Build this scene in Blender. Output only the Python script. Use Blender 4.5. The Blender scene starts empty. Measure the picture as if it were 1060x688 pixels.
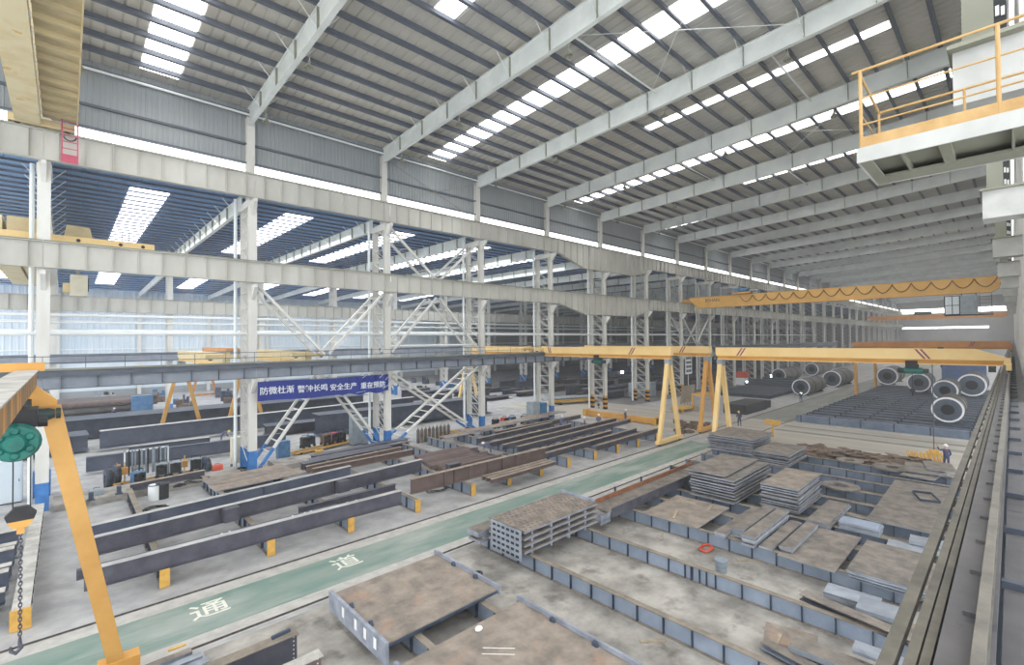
import bpy, math, random
from mathutils import Vector, Matrix
random.seed(7)
C = bpy.context.scene.collection
PI = math.pi
# ------------------------------------------------------------------ camera
F_PX, YAW, PITCH, ROLL, EYE = 489.3, 0.81443, 0.015716, -0.008677, 10.4
_fw = Vector((math.cos(YAW)*math.cos(PITCH), math.sin(YAW)*math.cos(PITCH), math.sin(PITCH)))
_rt0 = Vector((math.sin(YAW), -math.cos(YAW), 0)); _up0 = _rt0.cross(_fw)
_rt = math.cos(ROLL)*_rt0 + math.sin(ROLL)*_up0
_up = -math.sin(ROLL)*_rt0 + math.cos(ROLL)*_up0
cam = bpy.data.cameras.new('camera'); co = bpy.data.objects.new('camera', cam); C.objects.link(co)
cam.sensor_fit = 'HORIZONTAL'; cam.sensor_width = 36; cam.lens = 36*F_PX/1060
cam.clip_start = .05; cam.clip_end = 900
m = Matrix((_rt, _up, -_fw)).transposed().to_4x4(); m.translation = (0, 0, EYE)
co.matrix_world = m
bpy.context.scene.camera = co

def G(u, v, z=0.0):
    "ground point (height z) seen at photo pixel u, v"
    d = _rt*((u-530)/F_PX) - _up*((v-344)/F_PX) + _fw
    t = (z-EYE)/d.z
    return Vector((d.x*t, d.y*t, z))

# ------------------------------------------------------------------ colours and materials
def lin(r, g, b):
    f = lambda c: (c/255/12.92) if c <= 10 else ((c/255+.055)/1.055)**2.4
    return (f(r), f(g), f(b), 1)

def mat(name, c1, c2=None, rough=.6, metal=0., scale=1.2, lo=.35, hi=.65, detail=5, bump=0., stretch=None, c3=None, lo3=.55, hi3=.7, scale3=.4, emit=0., vary=0., spec=.4):
    M = bpy.data.materials.new(name); M.use_nodes = True
    N, K = M.node_tree.nodes, M.node_tree.links
    b = N['Principled BSDF']
    b.inputs['Roughness'].default_value = rough; b.inputs['Metallic'].default_value = metal
    b.inputs['Specular IOR Level'].default_value = spec
    geo = N.new('ShaderNodeNewGeometry'); src = geo.outputs['Position']
    if stretch:
        mp = N.new('ShaderNodeMapping'); mp.inputs['Scale'].default_value = stretch
        K.new(src, mp.inputs['Vector']); src = mp.outputs['Vector']
    def noise(sc):
        n = N.new('ShaderNodeTexNoise'); n.inputs['Scale'].default_value = sc; n.inputs['Detail'].default_value = detail
        n.inputs['Roughness'].default_value = .6
        K.new(src, n.inputs['Vector']); return n.outputs['Fac']
    col = None
    if c2 is not None:
        f = noise(scale)
        r = N.new('ShaderNodeValToRGB'); r.color_ramp.elements[0].position = lo; r.color_ramp.elements[1].position = hi
        r.color_ramp.elements[0].color = c1; r.color_ramp.elements[1].color = c2
        K.new(f, r.inputs['Fac']); col = r.outputs['Color']
        if bump:
            bp = N.new('ShaderNodeBump'); bp.inputs['Strength'].default_value = bump; bp.inputs['Distance'].default_value = .02
            K.new(f, bp.inputs['Height']); K.new(bp.outputs['Normal'], b.inputs['Normal'])
    if c3 is not None:
        f = noise(scale3)
        r = N.new('ShaderNodeMapRange'); r.inputs['From Min'].default_value = lo3; r.inputs['From Max'].default_value = hi3
        K.new(f, r.inputs['Value'])
        mx = N.new('ShaderNodeMix'); mx.data_type = 'RGBA'
        K.new(r.outputs['Result'], mx.inputs['Factor'])
        if col: K.new(col, mx.inputs['A'])
        else: mx.inputs['A'].default_value = c1
        mx.inputs['B'].default_value = c3; col = mx.outputs['Result']
    if vary:
        oi = N.new('ShaderNodeObjectInfo'); hs = N.new('ShaderNodeHueSaturation')
        r = N.new('ShaderNodeMapRange'); r.inputs['To Min'].default_value = 1-vary; r.inputs['To Max'].default_value = 1+vary
        K.new(oi.outputs['Random'], r.inputs['Value']); K.new(r.outputs['Result'], hs.inputs['Value'])
        if col: K.new(col, hs.inputs['Color'])
        else: hs.inputs['Color'].default_value = c1
        col = hs.outputs['Color']
    if col: K.new(col, b.inputs['Base Color'])
    else: b.inputs['Base Color'].default_value = c1
    if emit:
        b.inputs['Emission Color'].default_value = c1; b.inputs['Emission Strength'].default_value = emit
    return M

MT = {}
def M(k): return MT[k]
MT['floor'] = mat('concrete floor', lin(150,150,151), lin(176,175,174), .75, scale=.9, c3=lin(122,119,117), lo3=.54, hi3=.78, scale3=.22, bump=.15, spec=.3)
MT['floor_bay'] = mat('dirty workshop concrete', lin(122,118,113), lin(174,169,162), .8, scale=.55, lo=.36, hi=.62, c3=lin(92,86,80), lo3=.55, hi3=.75, scale3=.8, detail=8, bump=.2, spec=.25)
MT['floor_edge'] = mat('pale walkway edge', lin(188,185,180), lin(164,161,156), .7, scale=1.6, spec=.3)
MT['green'] = mat('worn green floor paint', lin(98,128,118), lin(128,142,134), .6, scale=.7, lo=.35, hi=.62, detail=9, stretch=(.35,1.3,1), c3=lin(158,162,156), lo3=.48, hi3=.68, scale3=.5)
MT['greengrey'] = mat('faded grey green lane', lin(112,117,110), lin(134,134,127), .65, scale=.5, stretch=(.3,1.4,1))
MT['floor_dark'] = mat('dimmed workshop floor', lin(96,94,94), lin(132,130,128), .75, scale=.5)
MT['road'] = mat('cross aisle concrete', lin(158,152,142), lin(180,174,164), .7, scale=.35, stretch=(2,.25,1), detail=4)
MT['char'] = mat('white floor lettering paint', lin(222,220,208), lin(196,198,188), .6, scale=6, lo=.4, hi=.8)
MT['railstrip'] = mat('sunken floor rail steel', lin(78,74,72), lin(104,100,96), .5, .3, scale=4)
MT['white'] = mat('white painted steel', lin(216,215,210), lin(196,194,188), .55, scale=.6, lo=.4, hi=.75, stretch=(1,1,.35))
MT['girder'] = mat('pale grey girder paint', lin(194,193,186), lin(174,172,164), .6, scale=.5, lo=.35, hi=.7, stretch=(1,1,.4))
MT['rafter'] = mat('light grey rafter paint', lin(226,230,227), lin(208,213,210), .55, scale=.5)
MT['purlin'] = mat('blue grey purlin steel', lin(80,87,100), lin(94,99,108), .6, scale=.5)
MT['sheet'] = mat('grey roof sheeting', lin(206,201,189), lin(184,182,177), .6, scale=.12, detail=3)
MT['sheetB'] = mat('blue grey roof sheeting', lin(126,162,206), lin(108,146,194), .6, scale=.12, detail=3)
MT['clad'] = mat('grey wall cladding', lin(140,146,150), lin(152,156,158), .6, scale=.2, detail=3)
MT['cladblue'] = mat('pale blue wall cladding', lin(196,210,220), lin(214,222,228), .6, scale=.2)
MT['endwall'] = mat('dull grey end cladding', lin(150,150,148), lin(134,136,138), .7, scale=.1)
MT['sky'] = mat('daylight roof panel', (1,.99,.97,1), None, .4, emit=7.0)
MT['strip'] = mat('daylight wall panel', (1,1,1,1), None, .4, emit=3.0)
MT['runway'] = mat('dark blue grey runway steel', lin(140,146,156), lin(120,128,140), .55, .1, scale=.8)
MT['runway_dk'] = mat('dark runway flange', lin(70,76,88), lin(84,90,100), .55, .1, scale=.8)
MT['dullwhite'] = mat('dulled white paint', lin(188,188,184), lin(168,168,164), .6, scale=1.2)
MT['legyellow'] = mat('deep yellow leg paint', lin(198,152,84), lin(180,134,68), .5, scale=.7)
MT['craneyellow'] = mat('amber crane girder paint', lin(222,174,92), lin(208,160,80), .5, scale=.6)
MT['field'] = mat('dark blue field steel', lin(86,94,108), lin(70,78,92), .5, .2, scale=1, vary=.12)
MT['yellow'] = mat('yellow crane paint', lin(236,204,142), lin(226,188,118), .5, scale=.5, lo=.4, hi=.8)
MT['yellow_deep'] = mat('orange crane paint', lin(214,160,80), lin(198,144,68), .5, scale=.6)  # deep yellow, reused where shaded crane faces are painted darker
MT['orange'] = mat('weathered orange crane paint', lin(204,142,78), lin(184,124,66), .6, scale=.7)
MT['yellow_rust'] = mat('streaked yellow crane paint', lin(150,120,80), lin(112,88,62), .65, scale=2.2, lo=.35, hi=.6, stretch=(1,2.2,.25), c3=lin(196,140,72), lo3=.5, hi3=.62, scale3=1.5)
MT['dusty_top'] = mat('dusty crane deck', lin(186,184,178), lin(150,146,140), .8, scale=2)
MT['beige'] = mat('beige crane paint', lin(212,194,152), lin(196,176,132), .6, scale=.8)
MT['beige_patch'] = mat('beige crane girder paint', lin(222,208,170), lin(214,196,150), .55, scale=.9, lo=.45, hi=.6, c3=lin(214,176,100), lo3=.66, hi3=.68, scale3=.7)
MT['khaki'] = mat('khaki deck underside', lin(196,178,132), lin(168,152,116), .65, scale=.9, stretch=(.6,1.6,1))
MT['olive'] = mat('olive grey column paint', lin(140,140,124), lin(126,126,112), .6, scale=.7)
MT['railyellow'] = mat('yellow handrail paint', lin(190,156,104), lin(168,132,80), .5, scale=3)
MT['green_motor'] = mat('green hoist paint', lin(24,110,98), lin(16,84,76), .4, scale=3)
MT['darkgreen'] = mat('dark green motor paint', lin(34,54,50), lin(22,38,36), .45, scale=3)
MT['black'] = mat('black rubber', lin(30,31,34), lin(44,44,46), .6, scale=3)
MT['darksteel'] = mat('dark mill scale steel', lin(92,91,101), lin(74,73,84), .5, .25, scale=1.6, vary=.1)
MT['tarp'] = mat('blue screen sheet', lin(66,90,132), lin(54,76,116), .6)
MT['rustflange'] = mat('rusted flange', lin(156,104,72), lin(122,84,62), .75, scale=2)
MT['darksteel_top'] = mat('pale steel flange', lin(190,189,188), lin(150,149,149), .5, .05, scale=2.4, stretch=(.4,1,1))  # top flanges in a paler tone than the webs
MT['bluesteel'] = mat('blue dark steel', lin(96,102,118), lin(78,85,102), .5, .2, scale=1.0, vary=.1)
MT['brownsteel'] = mat('brown primer steel', lin(118,100,95), lin(98,83,79), .6, .1, scale=1.4, vary=.22)
MT['browntop'] = mat('dusty brown flange', lin(160,146,132), lin(128,114,104), .7, .1, scale=2.5)
MT['plate'] = mat('rust dusted steel plate', lin(142,133,124), lin(98,92,87), .65, .1, scale=1.6, lo=.32, hi=.66, detail=8, c3=lin(150,120,100), lo3=.64, hi3=.8, scale3=.9, vary=.1)
MT['plate_rust'] = mat('reddish rusted steel plate', lin(156,143,131), lin(110,103,96), .7, .1, scale=1.4, lo=.33, hi=.68, detail=8, c3=lin(166,134,112), lo3=.56, hi3=.76, scale3=.8)
MT['plate_edge'] = mat('blue grey plate steel', lin(156,162,174), lin(118,123,134), .5, .2, scale=1.5, vary=.15)
MT['paleplate'] = mat('cut pale steel slabs', lin(160,166,176), lin(134,140,150), .5, .2, scale=1.2, vary=.2)
MT['primer'] = mat('pale blue bench primer', lin(144,155,171), lin(124,136,153), .55, .05, scale=.8, vary=.07)
MT['primer_dk'] = mat('weathered blue bench primer', lin(112,124,142), lin(92,104,122), .6, .05, scale=.9, vary=.08)
MT['benchtop'] = mat('dusty bench flange', lin(142,132,119), lin(114,106,96), .75, .05, scale=1.6, detail=7)
MT['stiff'] = mat('dark stiffener steel', lin(62,74,92), lin(48,58,74), .55, .1, scale=2)
MT['endyellow'] = mat('yellow end marking paint', lin(214,170,84), lin(194,148,66), .55, scale=4)
MT['bluebase'] = mat('blue column base paint', lin(66,128,192), lin(50,108,174), .5, scale=2)
MT['banner'] = mat('blue banner cloth', lin(34,54,140), lin(28,46,126), .6, scale=1.5)
MT['bannertext'] = mat('white banner lettering', lin(225,230,238), None, .6)
MT['stripe_y'] = mat('yellow hazard paint', lin(214,160,60), None, .55)
MT['stripe_k'] = mat('black hazard paint', lin(52,44,40), None, .6)
MT['purplemark'] = mat('purple stripe paint', lin(128,62,92), None, .6)
MT['redpaint'] = mat('red ladder paint', lin(186,78,104), lin(170,66,90), .55, scale=3)
MT['redbox'] = mat('red orange machine paint', lin(206,84,58), lin(186,70,48), .5, scale=3)
MT['cabinet'] = mat('cream cabinet paint', lin(222,218,198), lin(208,202,182), .5, scale=2)
MT['greycab'] = mat('grey blue machine paint', lin(150,160,166), lin(128,138,146), .5, scale=2, vary=.12)
MT['bluecab'] = mat('blue machine paint', lin(84,128,166), lin(70,108,148), .5, scale=2, vary=.1)
MT['overall'] = mat('grey blue work overalls', lin(104,108,140), lin(84,88,118), .85, scale=6)
MT['overall_dk'] = mat('dark blue work overalls', lin(74,78,108), lin(60,62,90), .85, scale=6)
MT['skin'] = mat('skin', lin(196,150,122), None, .6)
MT['helmet'] = mat('white safety helmet', lin(238,238,236), None, .35)
MT['helmet_y'] = mat('yellow safety helmet', lin(224,206,76), None, .35)
MT['glass'] = mat('cab window glass', lin(205,215,220), None, .1)
MT['slot'] = mat('dark fitting paint and gap shade', lin(40,42,44), None, .7)
MT['cable'] = mat('dark cable sheath', lin(70,52,40), None, .6)
MT['chain'] = mat('galvanised chain steel', lin(96,98,108), lin(70,72,82), .4, .6, scale=6)
MT['flame'] = mat('arc light', (.75,.85,1,1), None, .5, emit=30)
MT['paint_w'] = mat('chalk white mark', lin(232,232,228), None, .7)
MT['busbar'] = mat('brown grey conductor rail', lin(104,99,88), lin(78,75,68), .6, .1, scale=2.5)
MT['railtop'] = mat('dusty crane rail steel', lin(122,117,108), lin(98,94,88), .5, .2, scale=3)
MT['deck'] = mat('dusty grey runway plate', lin(98,95,95), lin(82,80,82), .6, .1, scale=1.4, c3=lin(58,58,64), lo3=.64, hi3=.72, scale3=2.2)
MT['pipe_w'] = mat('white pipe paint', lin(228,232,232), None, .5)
MT['scrap'] = mat('rusty scrap steel', lin(128,108,90), lin(84,72,66), .8, .1, scale=2, vary=.25)
MT['wood'] = mat('grey timber batten', lin(168,156,138), lin(140,128,112), .8, scale=5)
MT['tyre'] = mat('rubber coil', lin(52,54,58), lin(74,72,72), .7, scale=3)
MT['bore_shade'] = mat('black bore shade', lin(20,20,22), None, .8)
MT['steelring'] = mat('bright machined pipe rim', lin(236,236,238), lin(222,222,226), .45, .0, scale=3)
MT['pipedark'] = mat('dark pipe shell', lin(98,94,90), lin(78,77,78), .6, .2, scale=1)

# ------------------------------------------------------------------ mesh building
class MB:
    def __init__(s): s.v = []; s.f = []; s.mi = []; s.k = 0
    def poly(s, pts, faces):
        o = len(s.v); s.v += [tuple(p) for p in pts]
        for f in faces: s.f.append([o+i for i in f]); s.mi.append(s.k)
        return s
    def box(s, x0, x1, y0, y1, z0, z1):
        return s.poly([(x0,y0,z0),(x1,y0,z0),(x1,y1,z0),(x0,y1,z0),(x0,y0,z1),(x1,y0,z1),(x1,y1,z1),(x0,y1,z1)],
            [(0,3,2,1),(4,5,6,7),(0,1,5,4),(1,2,6,5),(2,3,7,6),(3,0,4,7)])
    def cbox(s, x, y, z, dx, dy, dz, rz=0):
        c, q = math.cos(rz), math.sin(rz)
        P = []
        for zz in (z, z+dz):
            for a, b in ((-1,-1),(1,-1),(1,1),(-1,1)):
                px, py = a*dx/2, b*dy/2
                P.append((x+px*c-py*q, y+px*q+py*c, zz))
        return s.poly(P, [(0,3,2,1),(4,5,6,7),(0,1,5,4),(1,2,6,5),(2,3,7,6),(3,0,4,7)])
    def bar(s, p, q, w, h, up=(0,0,1)):
        p, q, up = Vector(p), Vector(q), Vector(up)
        d = (q-p).normalized()
        if abs(d.dot(up)) > .98: up = Vector((0,1,0)) if abs(d.y) < .9 else Vector((1,0,0))
        a = d.cross(up).normalized()*w/2; b = a.cross(d).normalized()*h/2
        P = [p-a-b, p+a-b, p+a+b, p-a+b, q-a-b, q+a-b, q+a+b, q-a+b]
        return s.poly(P, [(0,3,2,1),(4,5,6,7),(0,1,5,4),(1,2,6,5),(2,3,7,6),(3,0,4,7)])
    def tube(s, pts, r, n=8, caps=True):
        pts = [Vector(p) for p in pts]
        rr = r if isinstance(r, (list, tuple)) else [r]*len(pts)
        o = len(s.v); ref = None
        for i, p in enumerate(pts):
            d = (pts[min(i+1, len(pts)-1)]-pts[max(i-1, 0)])
            d = d.normalized() if d.length > 1e-9 else Vector((0,0,1))
            if ref is None or abs(ref.dot(d)) > .97:
                ref = Vector((0,0,1)) if abs(d.z) < .9 else Vector((1,0,0))
            a = d.cross(ref).normalized(); b = a.cross(d).normalized(); ref = b
            for j in range(n):
                t = 2*PI*j/n
                s.v.append(tuple(p+(a*math.cos(t)+b*math.sin(t))*rr[i]))
        for i in range(len(pts)-1):
            for j in range(n):
                s.f.append([o+i*n+j, o+i*n+(j+1)%n, o+(i+1)*n+(j+1)%n, o+(i+1)*n+j]); s.mi.append(s.k)
        if caps:
            s.f.append([o+j for j in range(n)][::-1]); s.mi.append(s.k)
            e = o+(len(pts)-1)*n
            s.f.append([e+j for j in range(n)]); s.mi.append(s.k)
        return s
    def prism(s, prof, axis, a, b):
        "profile of 2-D points extruded along axis from a to b"
        n = len(prof)
        def P(u, w, t): return {'x': (t,u,w), 'y': (u,t,w), 'z': (u,w,t)}[axis]
        pts = [P(u,w,a) for u,w in prof]+[P(u,w,b) for u,w in prof]
        F = [list(range(n))[::-1], [n+i for i in range(n)]]
        F += [[i, (i+1)%n, n+(i+1)%n, n+i] for i in range(n)]
        return s.poly(pts, F)
    def ring(s, c, r0, r1, axis, a, b, n=24):
        "hollow cylinder shell"
        pts = []
        for t in (a, b):
            for r in (r0, r1):
                for j in range(n):
                    u, w = c[0]+r*math.cos(2*PI*j/n), c[1]+r*math.sin(2*PI*j/n)
                    pts.append({'x': (t,u,w), 'y': (u,t,w), 'z': (u,w,t)}[axis])
        F = []
        for j in range(n):
            k = (j+1) % n
            F += [[j,k,n+k,n+j], [2*n+j,3*n+j,3*n+k,2*n+k], [j,2*n+j,2*n+k,k], [n+j,n+k,3*n+k,3*n+j]]
        return s.poly(pts, F)
    def ball(s, c, rx, ry=None, rz=None, n=10, m_=7):
        ry = ry or rx; rz = rz or rx
        P = [(c[0],c[1],c[2]-rz)]
        for i in range(1, m_):
            t = -PI/2+PI*i/m_
            for j in range(n):
                P.append((c[0]+rx*math.cos(t)*math.cos(2*PI*j/n), c[1]+ry*math.cos(t)*math.sin(2*PI*j/n), c[2]+rz*math.sin(t)))
        P.append((c[0],c[1],c[2]+rz)); F = []
        for j in range(n):
            F.append([0, 1+(j+1)%n, 1+j]); F.append([len(P)-1, len(P)-1-n+j, len(P)-1-n+(j+1)%n])
        for i in range(m_-2):
            for j in range(n):
                a = 1+i*n
                F.append([a+j, a+(j+1)%n, a+n+(j+1)%n, a+n+j])
        return s.poly(P, F)
    def ibeam(s, axis, a, b, c, z0, h, w, tf=.03, tw=.02):
        "rolled I section along axis from a to b, centred on c, foot at z0"
        p = [(-w/2,0),(w/2,0),(w/2,tf),(tw/2,tf),(tw/2,h-tf),(w/2,h-tf),(w/2,h),(-w/2,h),(-w/2,h-tf),(-tw/2,h-tf),(-tw/2,tf),(-w/2,tf)]
        return s.prism([(c+u, z0+v) for u, v in p], axis, a, b)
    def build(s, name, material, parent=None, loc=None, smooth=False):
        me = bpy.data.meshes.new(name); me.from_pydata(s.v, [], s.f)
        ms = material if isinstance(material, (list, tuple)) else [material]
        for x in ms: me.materials.append(MT[x] if isinstance(x, str) else x)
        if len(ms) > 1: me.polygons.foreach_set('material_index', s.mi)
        if smooth: me.polygons.foreach_set('use_smooth', [True]*len(s.f))
        me.update()
        o = bpy.data.objects.new(name, me); C.objects.link(o)
        if parent: o.parent = parent
        if loc: o.location = loc
        return o

import re
_SW = [(r'\bnearest\b','next'),(r'\bclosest\b','next'),(r'\bfurthest\b','last'),(r'\bnearer\b','towards')]
def clean(l):
    for a, c in _SW: l = re.sub(a, c, l)
    return l
def tag(o, label=None, cat=None, group=None, kind=None):
    if label: o['label'] = clean(label)
    if cat:
        o['category'] = cat
        if not kind and 'kind' not in o: o['kind'] = 'thing'
    if group: o['group'] = group
    if kind: o['kind'] = kind
    return o
def thing(name, label, cat, loc=(0,0,0), rz=0, group=None):
    o = bpy.data.objects.new(name, None); C.objects.link(o)
    o.location = loc; o.rotation_euler = (0,0,rz); o.empty_display_size = .2
    return tag(o, label, cat, group)
def struct(name, mb, material, loc=None):
    return tag(mb.build(name, material, None, loc), kind='structure')
KIDS = {}
def kids(r): return [o for o in r.children]
def dup(r, loc=None, rz=None, label=None, group=None, parent=None):
    c = r.copy(); C.objects.link(c)
    if parent: c.parent = parent
    if loc is not None: c.location = loc
    if rz is not None: c.rotation_euler = (0,0,rz)
    if label: c['label'] = clean(label)
    if group: c['group'] = group
    for k in list(r.children): dup(k, parent=c)
    return c
ORD = ('first second third fourth fifth sixth seventh eighth ninth tenth eleventh twelfth thirteenth fourteenth fifteenth sixteenth seventeenth eighteenth nineteenth twentieth '
       'twenty-first twenty-second twenty-third twenty-fourth twenty-fifth twenty-sixth twenty-seventh twenty-eighth twenty-ninth thirtieth '
       'thirty-first thirty-second thirty-third thirty-fourth thirty-fifth thirty-sixth thirty-seventh thirty-eighth thirty-ninth fortieth').split()
def text_mesh(name, body, size, material, parent, mtx, extrude=.004, off=0.):
    cu = bpy.data.curves.new(name, 'FONT'); cu.body = body; cu.size = size; cu.extrude = extrude; cu.offset = off
    cu.align_x = 'CENTER'; cu.align_y = 'CENTER'
    t = bpy.data.objects.new(name+'_source', cu); C.objects.link(t)
    bpy.context.view_layer.update()
    me = bpy.data.meshes.new_from_object(t.evaluated_get(bpy.context.evaluated_depsgraph_get()))
    bpy.data.objects.remove(t)
    me.name = name; me.materials.clear(); me.materials.append(MT[material])
    me.transform(mtx)
    o = bpy.data.objects.new(name, me); C.objects.link(o)
    if parent: o.parent = parent
    return o
# ------------------------------------------------------------------ the hall
SP, X0, XEND, NB = 11.87, -1.15, 328.5, 28
XK = lambda k: X0+SP*k
RT = lambda y: 29.2+.055*(42.5-y)          # rafter top at y
# floor
b = MB(); b.box(64.5, XEND, 41, 121, .001, .01); struct('floor', b, 'floor_dark')  # darker floor colour stands in for the dimness of the far low bays
b = MB(); b.box(-30, XEND+1, -12, 122, -.3, 0); struct('floor', b, 'floor')
b = MB(); b.box(3.4, 58, .9, 18.9, .001, .004); struct('floor', b, 'floor_bay')
b = MB(); b.box(-12, 46.2, 19.15, 23.75, .001, .006); struct('floor', b, 'floor_edge')
b = MB(); b.box(-12, 46.2, 20.05, 22.75, .002, .010); struct('floor', b, 'green')
b = MB(); b.box(64.5, XEND, 18.9, 23.9, .001, .008); struct('floor', b, 'greengrey')
b = MB(); b.box(49.5, 64.5, -3, 55, .001, .006); struct('floor', b, 'road')
for i, x in enumerate((58.2, 61.4, 64.3)):
    b = MB(); b.box(x, x+.9, .5, 18.8, .006, .012); struct('floor', b, 'floor_edge' if i == 2 else 'greengrey')
for y, nm in ((23.62, 'columns'), (19.3, 'plate stacks')):
    b = MB(); b.box(-12, XEND, y-.07, y+.07, .004, .016); b.box(-12, XEND, y-.022, y+.022, .016, .05)
    tag(b.build('floor_rail', 'railstrip'), 'dark steel rail sunk in the floor along the green walkway edge facing the '+nm, 'rail', 'floor rails')

# roof of the nearest bay
def ribbed(name, material, pts_y, zf, xa, xb, sp, hi=.045, w=.10, flip=False):
    "sheet with ribs running along y"
    xs = []; x = xa
    while x < xb:
        xs += [(x, 0), (x+sp-w, 0), (x+sp-w*.7, hi), (x+sp-w*.3, hi)]; x += sp
    b = MB(); n = len(xs); ys = pts_y
    P = [(x, y, zf(y)+h) for y in ys for x, h in xs]
    F = [(j*n+i, j*n+i+1, (j+1)*n+i+1, (j+1)*n+i) for j in range(len(ys)-1) for i in range(n-1)]
    b.poly(P, F); return struct(name, b, material)
def wallribs(name, material, y, z0, z1, xa, xb, sp, d=.04):
    xs = []; x = xa
    while x < xb:
        xs += [(x, 0), (x+sp*.62, 0), (x+sp*.72, d), (x+sp*.9, d)]; x += sp
    b = MB(); n = len(xs)
    b.poly([(x, y-h, z) for z in (z0, z1) for x, h in xs], [(i, i+1, n+i+1, n+i) for i in range(n-1)])
    return struct(name, b, material)
ribbed('ceiling', 'sheet', [43.4, -.2], lambda y: RT(y)+.43, -15, 130, .70, .07, .16)
ribbed('ceiling', 'sheet', [43.4, -.2], lambda y: RT(y)+.43, 129.8, XEND+1, 1.2)
ribbed('ceiling', 'sheetB', [42.62, 82.4], lambda y: 22.95, -15, XEND, .8)
ribbed('ceiling', 'sheetB', [82.4, 121], lambda y: 21.9-.028*(y-82.4), -15, XEND, .8)
# daylight panels of the roofs
wn = [0]
def window(b, m='sky'):
    wn[0] += 1
    return struct('window_%d' % wn[0], b, m)
for k in range(0, 27):
    y1, y0, hw = (41.6, 2, 1.12 if k < 3 else .85) if k % 2 == 0 else (23.8, 5.4, .75 if k < 3 else .48)
    xc = (XK(k)+XK(k+1))/2 + (0 if k % 2 == 0 else .3)
    b = MB(); z = lambda y: RT(y)+.422
    b.poly([(xc-hw,y0,z(y0)),(xc+hw,y0,z(y0)),(xc+hw,y1,z(y1)),(xc-hw,y1,z(y1)),(xc-hw,y0,z(y0)-.02),(xc+hw,y0,z(y0)-.02),(xc+hw,y1,z(y1)-.02),(xc-hw,y1,z(y1)-.02)],
        [(0,1,2,3),(7,6,5,4),(0,4,5,1),(1,5,6,2),(2,6,7,3),(3,7,4,0)])
    window(b)
for k in range(-1, 6):
    xc = (XK(k)+XK(k+1))/2+.2
    b = MB(); b.box(xc-1.3, xc+1.3, 47.8, 75.5, 22.92, 22.945); window(b)
    b = MB(); zz = lambda y: 21.88-.028*(y-82.4)
    y0, y1 = 88, 112
    b.poly([(xc-1.3,y0,zz(y0)),(xc+1.3,y0,zz(y0)),(xc+1.3,y1,zz(y1)),(xc-1.3,y1,zz(y1))], [(3,2,1,0)]); window(b)
# clerestory: cladding and daylight strip above the crane girder
wallribs('wall_left', 'clad', 42.75, 24.9, 29.66, -15, 150, .32)
wallribs('wall_left', 'clad', 42.75, 24.9, 29.5, 150, XEND, 1.6)
b = MB(); b.box(-15, XEND, 42.70, 42.78, 23.62, 24.9); window(b, 'strip')
for z, h in ((26.45, .16), (24.92, .14), (28.95, .2)):
    b = MB(); b.box(-15, XEND, 42.5, 42.7, z, z+h); struct('trim_1', b, 'purlin')
# cladding between the two further roofs, light slot under the eave
b = MB(); b.box(-15, 190, 82.5, 82.56, 22.05, 22.7); window(b, 'strip')
# furthest side wall
wallribs('wall_side', 'cladblue', 121, 6.6, 21, -15, 95, .9, .07)
wallribs('wall_side', 'endwall', 121, 0, 21, 95, XEND, .9, .07)  # far stretch coloured darker to paint the low bays dim
b = MB(); b.box(-15, 260, 121, 121.2, 0, 1.4); struct('wall_side', b, 'clad')
b = MB(); b.box(-15, 95, 121.0, 121.1, 1.4, 6.6); window(b, 'cladblue')  # plain pale wall cladding, not a glazed opening
for z in (9.2, 11.9, 14.6, 17.3):
    b = MB(); b.box(-15, 260, 120.75, 120.95, z, z+.2); struct('trim_2', b, 'pipe_w')
# end wall
b = MB(); b.box(XEND, XEND+.4, -1, 121, 0, 33); struct('wall_end', b, 'endwall')
b = MB(); b.box(XEND-.1, XEND-.02, .5, 41.5, 22.4, 24.8); window(b, 'strip')
b = MB(); b.box(XEND-.1, XEND-.02, 8, 41, 14.3, 15.3); window(b, 'strip')
# wall on the camera's own side, beyond the first columns
b = MB(); b.box(30, XEND, -.62, -.42, 6.6, 31.6); struct('wall_right', b, 'white')

# ---- roof purlins
for i in range(22):
    y = 40.7-1.87*i
    b = MB(); z = RT(y)
    b.box(0, XEND+14, -.05, .05, 0, .40); b.box(0, XEND+14, .05, .16, .37, .40); b.box(0, XEND+14, -.19, -.05, 0, .03)
    o = b.build('roof_purlin', 'purlin', None, (-14, y, z+.02))
    tag(o, 'blue grey roof purlin, %s up the slope from the bright clerestory strip' % ORD[i], 'purlin', 'purlins of the tall roof')
b = MB(); b.box(0, 342, -.05, .05, .08, .24)
p0 = b.build('roof_purlin', 'bluesteel', None, (-14, 44.5, 22.68))
tag(p0, 'dark blue purlin of the lower roof, first beyond the column row', 'purlin', 'purlins of the lower blue roof')
for i in range(1, 24):
    dup(p0, (-14, 44.5+1.6*i, 22.68), label='dark blue purlin of the lower roof, %s beyond the column row' % ORD[i])
for i in range(12):
    y = 84+3*i
    dup(p0, (-14, y, 21.62-.028*(y-82.4)), label='dark blue purlin of the furthest low roof, %s from its eave light slot' % ORD[i], group='purlins of the furthest roof')

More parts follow.
